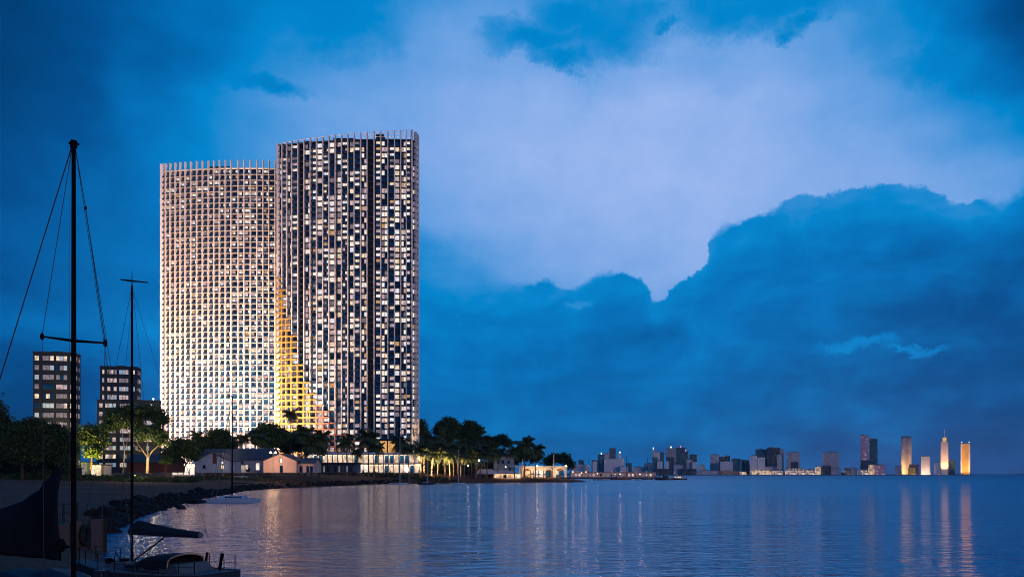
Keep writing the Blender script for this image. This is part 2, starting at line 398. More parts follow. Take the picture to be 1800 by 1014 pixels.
LIT = [lit_mat('lit_room_warm', (1,.76,.54), 1.1), lit_mat('lit_room_cream', (1,.88,.76), 1.2, .4), lit_mat('lit_room_pink', (.92,.68,.68), .8),
       lit_mat('lit_room_white', (.97,.93,1), 1.05, .45), lit_mat('lit_room_amber', (1,.55,.22), .7)]
CURT = lit_mat('curtained_room', (.62,.50,.55), .38, .5)
WMATS = [GLASS, GLASS2] + LIT + [CURT]
def pick_window(p_lit, p_curt, rnd):
    q = rnd.random()
    if q < p_lit: return 2 + rnd.choices(range(5), [3, 6, 4, 2, .8])[0]
    if q < p_lit + p_curt: return 7
    return 1 if rnd.random() < .6 else 0
SLABL = mat('cream_slab', (.42,.37,.33), rough=.7, var=.1)
CREAM = mat('cream_concrete', (.76,.71,.68), rough=.7, var=.10, scale=.3)
PALE = mat('pale_metal_fin', (.74,.69,.69), rough=.5, var=.10, scale=.3)
SLABC = mat('dark_slab_edge', (.022,.034,.055), rough=.6, var=.15)
BODY = mat('dark_facade_panel', (.008,.009,.013), rough=.55, var=.3)
RAILG = mat('blue_balcony_glass', (.015,.045,.10), rough=.15, var=.3, spec=.9)
GOLD = mat('gold_lit_lattice_tint', (.36,.23,.05), rough=.5, var=.12, scale=.4)  # golden light on the lattice is worked into this colour
COPPER = mat('copper_lit_lattice_tint', (.42,.18,.10), rough=.45, var=.15, scale=.4)  # same lattice farther right, the light's pink-brown end put into the colour
PLANT = mat('roof_plant_panel', (.02,.028,.04), rough=.6)

def arc_Z(px, Z0, c, Rr):
    dx = (px-c)/F*Z0
    return Z0 + Rr - math.sqrt(Rr*Rr - dx*dx)
def make_tower(kind, label, path, n_vis, zroof, fh, floors, fin_top, style, back, seed):
    """path: world points of the fins along the facade, left to right; back: closing points of the plan"""
    rnd = random.Random(seed)
    c0 = path[len(path)//2]
    root = thing(kind, label, 'tower block', (c0[0], c0[1]+10, 5.0))
    off = Vector((-c0[0], -(c0[1]+10)))
    P = [Vector(p[:2]) + off for p in path]; n = len(P)
    Tn = []; Nn = []
    for i in range(n):
        t = (P[min(i+1, n-1)] - P[max(i-1, 0)]).normalized(); Tn.append(t); Nn.append(Vector((t.y, -t.x)))   # outwards = toward the camera
    zb = 0.0; zr = zroof - 5.0
    inset = 1.25
    front = [P[i] - Nn[i]*inset for i in range(n)]
    bk = [Vector(b) + off for b in back]
    plan = [(p.x, p.y) for p in front] + [(p.x, p.y) for p in bk]
    b = MB(); b.prism(plan, zb, zr, 0); b.build('wall', BODY, root)
    # roof slab and parapet
    b = MB(); outer = [(P[i]-Nn[i]*.15) for i in range(n)]; b.prism([(p.x, p.y) for p in outer] + [(p.x, p.y) for p in bk], zr, zr+.5); b.build('roof', CREAM if style == 'cream' else SLABC, root)
    # floor slabs
    for k in range(1, floors):
        z = zr - k*fh
        if z < zb+1: break
        b = MB()
        for i in range(n-1):
            a, c = P[i], P[i+1]; a2, c2 = front[i], front[i+1]
            th = .26 if style == 'cream' else .24
            b.hexa([(a2.x,a2.y,z-th),(a.x,a.y,z-th),(c.x,c.y,z-th),(c2.x,c2.y,z-th),(a2.x,a2.y,z),(a.x,a.y,z),(c.x,c.y,z),(c2.x,c2.y,z)], 0)
            # balcony glass
            if style == 'cream' or (i % 5 in (2, 4)):
                m1 = a - Nn[i]*.08; m2 = c - Nn[i+1]*.08
                b.quad((m1.x,m1.y,z),(m2.x,m2.y,z),(m2.x,m2.y,z+.95),(m1.x,m1.y,z+.95), 1)
        b.build('floor_slab', [SLABL if style == 'cream' else SLABC, RAILG], root)
    # fins
    for i in range(n):
        b = MB(); hw = .27 if style == 'cream' else .25
        b.obox((P[i].x, P[i].y), Tn[i], Nn[i], hw, -inset+.02, .70 if style == 'cream' else .40, zb, fin_top(path[i], i)-5.0)
        b.build('fin', CREAM if style == 'cream' else PALE, root)
    # windows
    panes = []
    for i in range(n-1):
        a, c = front[i], front[i+1]; d = (c-a); L = d.length; t = d.normalized(); nn = Vector((t.y, -t.x))
        dark_bay = style != 'cream' and i in (5, 16)
        for k in range(floors):
            z1 = zr - k*fh - .55; z0 = z1 - (fh - .95)
            if z0 < 1: break
            h01 = 1 - k/floors
            if style == 'cream': segs = [(.10, .50), (.54, .90)]
            else: segs = [(.27, .92)] if i % 2 else [(.09, .73)]
            if style != 'cream' and i % 3 == 0: segs = [(.12, .48), (.52, .88)]
            for sidx, (u0, u1) in enumerate(segs):
                if dark_bay: mi = 0 if rnd.random() < .85 else 1; 
                else:
                    if style == 'cream':
                        pl = .24 + .14*(i > n_vis*.7); pc = .06
                    else:
                        pl = .50 + .14*(i > 16); pc = .10
                        if i < 5: pl, pc = .28, .34
                    mi = pick_window(pl, pc, rnd)
                if dark_bay: continue
                p0 = a + d*u0 + nn*.03; p1 = a + d*u1 + nn*.03
                zl = z0 + (.0 if mi > 1 else 0)
                q = [(p0.x,p0.y,zl),(p1.x,p1.y,zl),(p1.x,p1.y,z1),(p0.x,p0.y,z1)]
                # thin mullion leaves a gap in the middle of lit panes
                vis = (u1-u0)*L*abs(t.x) * (1 if i < n_vis else .1)
                panes.append((vis if 8 < k < floors-8 else vis*.2, q, mi, nn))
    panes.sort(key=lambda s: -s[0])
    rest = MB()
    for idx, (v, q, mi, nn) in enumerate(panes):
        if idx < 95:
            b = MB()
            inn = [(p[0]-nn.x*.02, p[1]-nn.y*.02, p[2]) for p in q]
            b.quad(*q); b.quad(inn[0], inn[3], inn[2], inn[1]); b.build('window', WMATS[mi], root)
        else: rest.quad(*q, mi)
    o = rest.build('window', WMATS, root); o['kind'] = 'stuff'
    return root, P, Tn, Nn, zr, off, front

# left tower ------------------------------------------------------
LZ = 500.0
lf = [283.6,291.2,299.1,308.2,316.9,325.7,335.6,345.9,356,366.4,376,385.9,396.2,406.3,418.7,429,440.1,451.7,462.3,472.4,483.5,495,506.5,518,529]
def lpt(px): Z = arc_Z(px, LZ, 432, 200); return ((px-900)/F*Z, Z)
lpath = [lpt(p) for p in lf]
l0 = lpath[0]; lpath = [(l0[0]+1.2, l0[1]+3.4)] + lpath
zl_roof = EYE + 536.5/F*LZ
lback = [(lpath[-1][0]+2, lpath[-1][1]+20), (lpath[12][0], lpath[12][1]+34), (l0[0]+9, l0[1]+17)]
ltower = make_tower('residential_tower', 'shorter cream residential tower behind, brightly floodlit from below, left of the taller tower', lpath, 21, zl_roof, 3.287, 54,
                    lambda p, i: zl_roof + 4.9, 'cream', lback, 11)
lroot, LP_, LT_, LN_, lzr, loff, lfront = ltower
def roof_box(root, off, zr, px0, px1, D, dep, h, name='roof_plant'):
    x0, x1 = (px0-900)/F*D, (px1-900)/F*D; b = MB(); b.box(x0+off.x, x1+off.x, D+off.y, D+off.y+dep, zr+.5, zr+h); b.box(x0+off.x-.2, x1+off.x+.2, D+off.y-.2, D+off.y+dep+.2, zr+h, zr+h+.25)
    b.build(name, PLANT, root)
roof_box(lroot, loff, lzr, 369, 406, 505, 9, 2.6); roof_box(lroot, loff, lzr, 352, 363, 506, 6, 1.6); roof_box(lroot, loff, lzr, 335, 344, 508, 6, 1.3)

# right tower -----------------------------------------------------
RZ = 475.0
rf = [487.4,495.8,503.9,512.8,523.6,534.2,545.3,556.4,567.5,578.1,589.2,600.3,611.2,622.5,633.8,645.2,657.5,669.3,681.7,693.5,704.4,714.2,724.2]
def rpt(px): Z = arc_Z(px, RZ, 672, 200); return ((px-900)/F*Z, Z)
rpath = [rpt(p) for p in rf]
re_ = rpath[-1]
rpath += [(re_[0]+1.9, re_[1]+3.0), (re_[0]+2.6, re_[1]+6.5), (re_[0]+2.6, re_[1]+10), (re_[0]+1.8, re_[1]+13.5), (re_[0]-.5, re_[1]+17)]
r0 = rpath[0]
rpath = [(r0[0]+.6, r0[1]+3.2)] + rpath
zr_roof = EYE + 587.0/F*RZ
rback = [(rpath[12][0]+10, rpath[12][1]+34), (r0[0]+9, r0[1]+17)]
def rfin(p, i):
    return zr_roof + 1.2 + max(0, min(1, (i-1)/22))*4.6
rtower = make_tower('residential_tower', 'taller dark residential tower with pale fins and gold lattice at its lower left', rpath, 23, zr_roof, 3.28, 56, rfin, 'dark', rback, 23)
rroot, RP_, RT_, RN_, rzr, roff, rfront = rtower
roof_box(rroot, roff, rzr, 586, 624, 482, 9, 3.3); roof_box(rroot, roff, rzr, 661, 674, 479, 7, 4.4); roof_box(rroot, roff, rzr, 536, 545, 487, 7, 3.6); roof_box(rroot, roff, rzr, 552, 560, 486, 5, 2.0)
# crown rails between the fin tops
for lev in range(3):
    b = MB()
    for i in range(2, len(RP_)-1):
        f0, f1 = rfin(None, i)-5, rfin(None, i+1)-5; u = 1 - lev*.30
        if i < 15 and lev: continue
        z0, z1 = rzr + (f0-rzr)*u - .3, rzr + (f1-rzr)*u - .3
        b.tube([(RP_[i].x+RN_[i].x*.2, RP_[i].y+RN_[i].y*.2, z0), (RP_[i+1].x+RN_[i+1].x*.2, RP_[i+1].y+RN_[i+1].y*.2, z1)], .11, 4)
    b.build('crown_rail', PALE, rroot)
# lattice stepping down to the right; its gold and copper colours carry the golden light
ltop = [(487,478),(495.8,501),(503.9,551),(512.8,586),(523.6,631),(534.2,662),(545.3,684),(556.4,702),(567.5,715),(578.1,735),(589.2,746),(600.3,756),(611.2,757),(622.5,767),(633.8,767)]
for bay in range(len(ltop)):
    i = bay + 1
    if i >= len(RP_)-1: break
    z_top = (HZ - ltop[bay][1])/F*RZ + EYE - 5.0
    m = GOLD if bay < 7 else COPPER
    a, c = RP_[i], RP_[i+1]; na, nc = RN_[i], RN_[i+1]
    b = MB(); k0 = int((rzr - z_top)/3.28)+1
    b.obox((a.x, a.y), RT_[i], na, .36, .62, .95, 0, rzr - k0*3.28 + .3)
    for k in range(k0, 56):
        z = rzr - k*3.28
        if z < 8: break
        p = [a+na*.65, a+na*.93, c+nc*.93, c+nc*.65]
        b.hexa([(q.x,q.y,z-.55) for q in p] + [(q.x,q.y,z+.28) for q in p])
    b.build('lattice', m, rroot)

# floodlights that wash the facades, standing in the gardens in front
HOUS = mat('black_lamp_housing', (.02,.02,.02), rough=.5)
def floodlight(px, D, label, energy, col, aim, spot=60, blend=.8, glow=(1,.85,.6)):
    x, y, _ = W(px, D); z = gz(x, y)
    t = thing('floodlight', label, 'floodlight', (x, y, z), group='ground floodlights of the towers')
    b = MB(); b.box(-.35,.35,-.2,.2,.45,.95); b.box(-.42,.42,-.26,.26,.40,.46); b.tube([(0,0,0),(0,0,.45)], .08, 8); b.build('housing', HOUS, t)
    g_ = MB(); g_.box(-.3,.3,-.15,.15,.952,.975); g_.build('lens', mat('floodlight_lens', (1,1,1), emit=glow, es=6), t)
    lamp('SPOT', energy, col, t, (0, 0, 1.1), spot=spot, blend=blend, radius=.5, aim=aim)
    return t

WARM = (1, .66, .40); SOFT = (1, .78, .62); YEL = (1, .68, .16); ORG = (1, .52, .18)
for n_, (px, D, ax) in enumerate([(300, 440, -195), (345, 436, -178), (395, 434, -162), (445, 436, -146)]):
    floodlight(px, D, ['leftmost', 'second from left', 'third from left', 'rightmost'][n_] + ' of the four ground floodlights in front of the shorter cream tower',
               7.0e5, (1,.62,.42) if n_ < 3 else (1,.62,.45), (ax, 505, 90), spot=120, blend=1.0)
for n_, (px, D, ax) in enumerate([(560, 444, -105), (640, 436, -80), (715, 434, -62)]):
    floodlight(px, D, ['left', 'middle', 'right'][n_] + ' one of the three ground floodlights in front of the taller dark tower',
               .60e6, (1,.66,.60), (ax, 480, 150), spot=100, blend=1.0)
floodlight(496, 452, 'floodlight with golden light aimed up the gap between the two towers', .09e6, YEL, (-124, 485, 55), spot=75, blend=1.0)

# ------------------------------------------------------------------ lower wing of the tower: the glowing podium
def stone_lit(name, col, es): return lit_mat(name, col, es, .5, .35)
LOBBY = stone_lit('lit_lobby_glass', (1,.74,.50), 1.0)
D = 432; x0 = (540-900)/F*D; x1 = (737-900)/F*D
t = thing('podium_hall', 'long two storey podium hall with glowing cream front behind the palms', 'building', ((x0+x1)/2, D+8, 5.0))
hx = (x1-x0)/2
b = MB(); b.box(-hx+.6, hx-.6, -6, 8, 0, 9.3); b.build('wall', CREAM, t)
b = MB(); b.box(-hx, hx, -8.6, 9, 9.3, 10.0); b.box(-hx+1, hx-1, -7, 8, 10.0, 10.5); b.build('roof', CREAM, t)
b = MB(); b.box(-hx, hx+1, -8.8, -6.0, 4.5, 4.85); b.build('mezzanine_slab', SLABC, t)
n = 22
for i in range(n+1):
    x = -hx + 2*hx*i/n; b = MB(); b.box(x-.22, x+.22, -8.4, -7.9, 0, 9.3); b.build('column', CREAM, t)
rnd = random.Random(5)
for i in range(n):
    for z0, z1 in ((.2, 4.0), (5.2, 8.9)):
        a = -hx + 2*hx*(i+.12)/n; c = -hx + 2*hx*(i+.88)/n
        if i == n-1: c -= .5
        if i == 0: a += .5
        q = rnd.random(); mm = LOBBY if q < .72 else (LIT[1] if q < .85 else GLASS2)
        b = MB(); b.box(a, c, -6.12, -6.02, z0, z1); b.build('window', mm, t)
for z in (4.4, 9.2): lamp('AREA', 2600, WARM, t, (0, -7.0, z), size=(2*hx-1, 1.6))
# two orange lit openings between the fins above the podium
t = thing('glass_pavilion', 'tall orange glowing glass lobby between fins above the podium', 'building', ((681-900)/F*463, 463, 5))
b = MB(); b.box(-4.6, 4.6, 0, 5, 9.9, 18.2); b.build('wall', BODY, t)
for s in (-1, 1):
    b = MB(); b.box(s*2.35-2.0, s*2.35+2.0, -.08, -.01, 10.6, 17.4); b.build('window', stone_lit('orange_lobby_glass', (1,.50,.12), .95), t)
b = MB(); b.box(-4.8, 4.8, -.35, 5.1, 18.2, 18.7); b.build('roof', SLABC, t)

# ------------------------------------------------------------------ the two older slab blocks on the left
BLK = mat('grey_concrete_block', (.024,.036,.058), rough=.8, var=.12, scale=.5)
BLKS = mat('pale_blue_room', (.6,.75,.9), emit=(.42,.62,.80), es=.30)
def win_pick(rnd, p):
    q = rnd.random()
    if q < p*.40: return LIT[2]
    if q < p*.62: return LIT[0]
    if q < p: return BLKS
    return CURT if q < p+.22 else GLASS2
def slab_block(kind, label, px0, px1, ytop, D, fh, floors, groups, seed, dep=13, plit=.55, wing=None):
    rnd = random.Random(seed); xa, xb = (px0-900)/F*D, (px1-900)/F*D; zt = EYE + (HZ-ytop)/F*D - 5
    w = xb-xa; t = thing(kind, label, 'apartment block', ((xa+xb)/2, D, 5.0), R(11))
    b = MB(); b.box(-w/2, w/2, 0, dep, 0, zt); b.build('wall', BLK, t)
    b = MB(); b.box(-w/2-.15, w/2+.15, -.15, dep+.15, zt, zt+.5); b.box(-w*.1, w*.12, 3, 7, zt+.5, zt+1.1); b.build('roof', BLK, t)
    for k in range(floors):
        z1 = zt - .95 - k*fh
        if z1 < 2.5: break
        for (u0, u1) in groups:
            b = MB(); zc = z1 - 1.55
            b.box(-w/2+u0*w-.08, -w/2+u1*w+.08, -.13, -.02, zc-.1, z1+.1)
            f = b.build('window_frame', mat('dark_window_frame', (.05,.05,.06), rough=.5), t)
            n = max(1, round((u1-u0)*w/1.15)); g = MB(); mi = []
            base = [win_pick(rnd, plit) for _ in range(2)]
            ms = []
            for q in range(n):
                a = -w/2 + (u0 + (u1-u0)*q/n)*w + .06; c = -w/2 + (u0 + (u1-u0)*(q+1)/n)*w - .06
                m_ = base[0] if rnd.random() < .7 else win_pick(rnd, plit)
                if m_ not in ms: ms.append(m_)
                g.box(a, c, -.17, -.135, zc, z1, ms.index(m_))
            g.build('pane', ms, f)
    # side facade toward the camera axis
    for k in range(floors):
        z1 = zt - .95 - k*fh
        if z1 < 2.5: break
        for y_ in (1.2, 4.2): b = MB(); b.box(w/2+.02, w/2+.14, y_, y_+1.4, z1-1.5, z1); b.build('side_window', GLASS2 if rnd.random() < .7 else CURT, t)
    return t
ga = [(.04,.15),(.215,.51),(.56,.83),(.90,.975)]
slab_block('apartment_block', 'dark concrete apartment block farthest left, taller of the pair, behind the tall mast', 61, 128, 621, 290, 3.21, 13, ga, 3, dep=7)
gb = [(.06,.14),(.20,.46),(.52,.78),(.86,.96)]
tb = slab_block('apartment_block', 'dark concrete apartment block behind the umbrella shaped tree, lower of the pair', 178, 238, 646, 325, 3.2, 4, gb, 8, dep=7)
# its lower front wing, wider than the tower part
k_ = 325/F; w0, w1 = -31.5*k_, 71*k_; zt = (HZ-704)/F*322 + EYE - 5
b = MB(); b.box(w0, w1, -2.6, -.2, 0, zt); b.build('front_wing', BLK, tb)
b = MB(); b.box(w0-.15, w1+.15, -2.75, -.1, zt, zt+.4); b.build('wing_roof', BLK, tb)
rw_ = random.Random(31); kk = 0
while zt - 1.1 - kk*3.2 > 2.4:
    z1 = zt - 1.1 - kk*3.2; kk += 1
    for (u0, u1) in ((.03,.09),(.13,.30),(.36,.53),(.57,.65),(.74,.88)):
        xa_, xb_ = w0+(w1-w0)*u0, w0+(w1-w0)*u1
        b = MB(); b.box(xa_-.08, xb_+.08, -2.72, -2.61, z1-1.6, z1+.1); f = b.build('window_frame', MATS['dark_window_frame'], tb)
        n_ = max(1, round((xb_-xa_)/1.15)); g = MB(); ms = []; base = win_pick(rw_, .6 if u0 < .5 else .25)
        for q in range(n_):
            m_ = base if rw_.random() < .6 else win_pick(rw_, .5)
            if m_ not in ms: ms.append(m_)
            g.box(xa_+(xb_-xa_)*q/n_+.06, xa_+(xb_-xa_)*(q+1)/n_-.06, -2.76, -2.725, z1-1.5, z1, ms.index(m_))
        g.build('pane', ms, f)
b = MB(); b.ball((w1-2.4, -2.0, zt+.95), .28); b.tube([(w1-2.4,-2.0,zt+.4),(w1-2.4,-2.0,zt+.8)], .06, 6); b.build('roof_lamp', mat('white_lamp_glow', (1,1,1), emit=(1,.85,.72), es=9), tb)

# ------------------------------------------------------------------ houses along the top of the beach
ROOFB = mat('blue_grey_roof', (.035,.055,.085), rough=.6, var=.2, scale=.6, stretch=(6,1,1))
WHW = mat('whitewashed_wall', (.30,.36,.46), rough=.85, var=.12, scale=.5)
PKW = mat('pink_washed_wall', (.62,.42,.33), rough=.85, var=.1, scale=.5)
REDW = mat('red_brown_boards', (.13,.035,.03), rough=.8, var=.2, scale=.4, stretch=(8,8,.6))
def gable_house(kind, label, px0, px1, D, h_eave, h_ridge, dep, wallm, roofm, axis='y', over=.5, cat='house'):
    """axis y: gable end faces the camera; axis x: ridge runs across"""
    xa, xb = (px0-900)/F*D, (px1-900)/F*D; w = xb-xa
    t = thing(kind, label, cat, ((xa+xb)/2, D, 5.0))
    b = MB()
    if axis == 'y':
        prof = [(-w/2,0),(w/2,0),(w/2,h_eave),(0,h_ridge),(-w/2,h_eave)]
        b.loft([[(x,0,z) for x, z in prof], [(x,dep,z) for x, z in prof]])
        r = MB()
        for s in (-1, 1):
            sl = (h_ridge-h_eave)/(w/2); ex = w/2+over; ez = h_eave - over*sl
            r.hexa([(0,-over,h_ridge+.02),(s*ex,-over,ez+.02),(s*ex,dep+over,ez+.02),(0,dep+over,h_ridge+.02),(0,-over,h_ridge+.24),(s*ex,-over,ez+.24),(s*ex,dep+over,ez+.24),(0,dep+over,h_ridge+.24)])
    else:
        prof = [(0,0),(dep,0),(dep,h_eave),(dep/2,h_ridge),(0,h_eave)]
        b.loft([[(-w/2,y,z) for y, z in prof], [(w/2,y,z) for y, z in prof]])
        r = MB()
        for s in (0, 1):
            sl = (h_ridge-h_eave)/(dep/2); y0 = -over if s == 0 else dep+over; ez = h_eave - over*sl
            r.hexa([(-w/2-over,y0,ez+.02),(w/2+over,y0,ez+.02),(w/2+over,dep/2,h_ridge+.02),(-w/2-over,dep/2,h_ridge+.02),(-w/2-over,y0,ez+.24),(w/2+over,y0,ez+.24),(w/2+over,dep/2,h_ridge+.24),(-w/2-over,dep/2,h_ridge+.24)])
    b.build('wall', wallm, t); r.build('roof', roofm, t)
    return t, w
def opening(t, name, x, z0, wd, h, m, y=-.06, frame=True):
    b = MB(); b.box(x-wd/2-.12, x+wd/2+.12, y-.03, y+.05, z0-.12, z0+h+.12); f = b.build(name, mat('dark_window_frame', (.05,.05,.06), rough=.5), t)
    b = MB(); b.box(x-wd/2, x+wd/2, y-.07, y-.032, z0, z0+h); b.build('pane', m, f)
t, w = gable_house('boat_shed', 'low red brown shed with dark hipped roof behind the lit umbrella tree', 222, 297, 268, 3.3, 5.6, 12, REDW, ROOFB, 'x', .7, 'shed')
for x in (-3, 2.5): opening(t, 'door', x, .1, 1.6, 2.3, REDW)
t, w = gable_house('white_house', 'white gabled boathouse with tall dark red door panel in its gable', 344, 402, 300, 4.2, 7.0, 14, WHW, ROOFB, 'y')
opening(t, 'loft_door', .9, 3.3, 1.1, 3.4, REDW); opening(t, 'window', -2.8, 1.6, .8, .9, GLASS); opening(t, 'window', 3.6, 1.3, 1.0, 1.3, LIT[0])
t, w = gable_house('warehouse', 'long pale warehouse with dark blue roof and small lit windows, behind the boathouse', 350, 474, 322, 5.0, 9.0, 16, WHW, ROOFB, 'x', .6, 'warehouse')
for px, mm, z0, h, wd in ((407,LIT[0],3.6,1.2,.9),(413,LIT[4],1.2,1.6,.9),(418,LIT[1],.6,2.6,1.6),(434,LIT[0],1.3,1.7,.9),(436,GLASS,.6,1.2,1.4),(453,LIT[1],1.0,2.6,1.3),(426,GLASS,3.6,.8,.7),(405,LIT[4],.5,1.4,.9)):
    opening(t, 'window', (px-900)/F*322 - t.location.x, z0, wd, h, mm)
lamp('AREA', 220, WARM, t, ((419-900)/F*322 - t.location.x, -1.6, 2.95), size=(4.6, 2.4))
b = MB(); x = (419-900)/F*322 - t.location.x; b.box(x-3, x+2.4, -3.2, -.1, 3.0, 3.2); b.build('porch_roof', ROOFB, t)
t, w = gable_house('beach_house', 'small pink lit gabled house with arched loft window above a dark door', 463, 521, 296, 4.0, 6.4, 15, PKW, ROOFB, 'y')
opening(t, 'loft_window', .4, 3.5, .8, 1.4, GLASS); opening(t, 'door', .5, .1, .9, 2.3, GLASS)
lamp('AREA', 900, (1,.60,.42), t, (-1.0, -9.5, 4.5), size=(2.5, 2.5), aim=t.location+Vector((0,0,2.5)))
t, w = gable_house('lean_to_house', 'low pink walled annex right of the pink beach house', 522, 551, 298, 3.2, 5.0, 12, PKW, ROOFB, 'x')
for x in (-1.4, .9, 2.2): opening(t, 'door', x, .1, .8, 2.1, GLASS)
# dark colonnaded beach hall
xa, xb, D = (552-900)/F*330, (626-900)/F*330, 330
t = thing('beach_hall', 'low flat roofed beach hall with dark columns in front of the glowing podium', 'building', ((xa+xb)/2, D, 5)); w = xb-xa
b = MB(); b.box(-w/2, w/2, 1.5, 10, 0, 3.5); b.build('wall', mat('slate_blue_wall', (.10,.13,.16), rough=.8), t)
b = MB(); b.box(-w/2-.6, w/2+.6, -1, 10.5, 3.5, 3.95); b.build('roof', mat('dark_roof_felt', (.03,.02,.02), rough=.8), t)
for i in range(12):
    x = -w/2 + w*i/11; b = MB(); b.box(x-.13, x+.13, -.6, -.3, 0, 3.5); b.build('column', BLK, t)
for i in range(11):
    x = -w/2 + w*(i+.5)/11
    if i % 3 != 1: b = MB(); b.box(x-.45, x+.45, 1.42, 1.48, .3, 2.6); b.build('window', GLASS if i % 2 else CURT, t)

# lit kiosk behind the small trees, lit shops at far left, white villa, tents
def kiosk(kind, label, px0, px1, D, h, wallm, litm, cat='building', energy=0, dep=8, n=4):
    xa, xb = (px0-900)/F*D, (px1-900)/F*D; w = xb-xa
    t = thing(kind, label, cat, ((xa+xb)/2, D, gz((xa+xb)/2, D)))
    b = MB(); b.box(-w/2, w/2, 0, dep, 0, h); b.build('wall', wallm, t)
    b = MB(); b.box(-w/2-.4, w/2+.4, -.8, dep+.4, h, h+.3); b.build('roof', ROOFB, t)
    for i in range(n):
        x = -w/2 + w*(i+.5)/n; b = MB(); b.box(x-w/n*.36, x+w/n*.36, -.1, -.02, .5, h-.6); b.build('window', litm[i % len(litm)], t)
    if energy: lamp('AREA', energy*.6, WARM, t, (0, -.45, h-.05), size=(w, .6))
    return t
kiosk('garden_pavilion', 'brightly lit cream pavilion seen through the small trees left of the boathouse', 302, 343, 330, 4.6, CREAM, [LIT[1], LIT[0], LIT[1]], energy=900)
kiosk('shop', 'low shop with two orange lit windows behind the dark trees at far left', 88, 121, 262, 3.2, BLK, [LIT[4], LIT[0], LIT[4], GLASS], energy=60)
kiosk('hut', 'tiny hut with one white lit window under the dark trees at far left', 64, 73, 262, 2.6, BLK, [LIT[3]], n=1)
kiosk('cottage', 'pale blue cottage beneath the yellow lit tree beside the tall mast', 136, 152, 300, 5.0, mat('pale_blue_wall', (.25,.40,.55)), [GLASS2, CURT], n=2)
kiosk('garage', 'small cream lit garage at the foot of the lower apartment block', 160, 177, 300, 4.2, CREAM, [LIT[1], LIT[0]], n=2, energy=120)
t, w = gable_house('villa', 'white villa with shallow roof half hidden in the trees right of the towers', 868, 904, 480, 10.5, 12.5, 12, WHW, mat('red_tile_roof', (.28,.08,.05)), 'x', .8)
t.location.z = 4
for x, z in ((-3.4,6.5),(-.6,6.5),(2.6,6.5),(3.2,2.5)): opening(t, 'window', x, z, 1.1, 1.7, GLASS2)
b = MB(); b.box(1.0, 3.0, 4, 6, 12, 14.6); b.box(.8, 3.2, 3.8, 6.2, 14.6, 14.9); b.build('chimney', WHW, t)
def tent(label, px0, px1, D, h, ph):
    xa, xb = (px0-900)/F*D, (px1-900)/F*D; w = xb-xa; z = gz((xa+xb)/2, D)
    t = thing('canopy_tent', label, 'tent', ((xa+xb)/2, D, z))
    b = MB(); b.hexa([(-w/2,0,h),(w/2,0,h),(w/2,7,h),(-w/2,7,h),(-w/2+w*.18,2.2,h+ph),(w/2-w*.30,2.2,h+ph),(w/2-w*.30,4.8,h+ph),(-w/2+w*.18,4.8,h+ph)]); b.build('canopy', mat('white_canvas', (.62,.62,.66), rough=.8, var=.06), t)
    for sx in (-1, 1):
        for y in (.2, 6.8): q = MB(); q.tube([(sx*(w/2-.3),y,0),(sx*(w/2-.3),y,h)], .07, 6); q.build('pole', PALE, t)
tent('white canvas canopy tent with flat top left of the leaning palm', 834, 878, 452, 2.4, 2.6)
tent('long low white tent roof between the palms and the arched restaurant', 852, 914, 466, 2.1, 1.7)

# ------------------------------------------------------------------ arched restaurant on the point
D = 478; px0, px1 = 896, 997; xa, xb = (px0-900)/F*D, (px1-900)/F*D; zc = gz((945-900)/F*D, D); w = xb-xa
PAV = mat('pale_stucco', (.60,.52,.44), rough=.8, var=.1)
t = thing('arched_restaurant', 'glowing flat roofed restaurant with pale arches at the end of the beach', 'building', ((xa+xb)/2, D, zc))
zt = EYE + (HZ-819)/F*D - zc
b = MB(); b.box(-w/2, w/2, -2.5, 9, zt-.5, zt); b.build('roof', PAV, t)
def lx(px): return (px-900)/F*D - (xa+xb)/2
def arch_wall(m, x0, x1, ztop, y0, y1, ax0, ax1, zsp, seg=10):
    cx = (ax0+ax1)/2; r = (ax1-ax0)/2
    m.box(x0, ax0, y0, y1, 0, ztop); m.box(ax1, x1, y0, y1, 0, ztop)
    for i in range(seg):
        a0, a1 = math.pi*i/seg, math.pi*(i+1)/seg
        p0 = (cx-r*math.cos(a0), zsp+min(r, ztop-zsp-.4)*math.sin(a0)); p1 = (cx-r*math.cos(a1), zsp+min(r, ztop-zsp-.4)*math.sin(a1))
        m.hexa([(p0[0],y0,p0[1]),(p1[0],y0,p1[1]),(p1[0],y1,p1[1]),(p0[0],y1,p0[1]),(p0[0],y0,ztop),(p1[0],y0,ztop),(p1[0],y1,ztop),(p0[0],y1,ztop)])
for (a, c, e0, e1) in ((912,937,919,934),(956,974.5,958.5,970.5),(974.6,996,976.8,992)):
    b = MB(); arch_wall(b, lx(a), lx(c), zt-.5, -1.6, -.9, lx(e0), lx(e1), zt*.42); b.build('arch', PAV, t)
b = MB(); b.box(lx(937), lx(956), -1.4, -.9, zt-2.6, zt-.5); b.build('fascia', PAV, t)
b = MB(); b.box(lx(914), lx(990), 6, 6.4, 0, zt-.5); b.build('back_wall', mat('painted_amber_glow', (.30,.13,.04), rough=.8), t)  # interior glow and darker arch openings are put into this wall's amber colour
for a, c, mm in ((921,932,LIT[4]),(939,946,LIT[0]),(948,955,LIT[1]),(960,969,GLASS2),(978,990,GLASS2)):
    b = MB(); b.box(lx(a), lx(c), 5.85, 5.95, .4, zt*.62); b.build('window', mm, t)
b = MB(); b.box(lx(972.2), lx(973.8), -2.9, -2.55, 0, EYE+(HZ-798)/F*D-zc); b.build('pylon', PAV, t)
b = MB(); b.box(lx(918.1), lx(919.2), -2.9, -2.6, 0, EYE+(HZ-806)/F*D-zc); b.build('pylon', PAV, t)
BULB = mat('warm_bulb', (1,1,1), emit=(1,.80,.55), es=14)
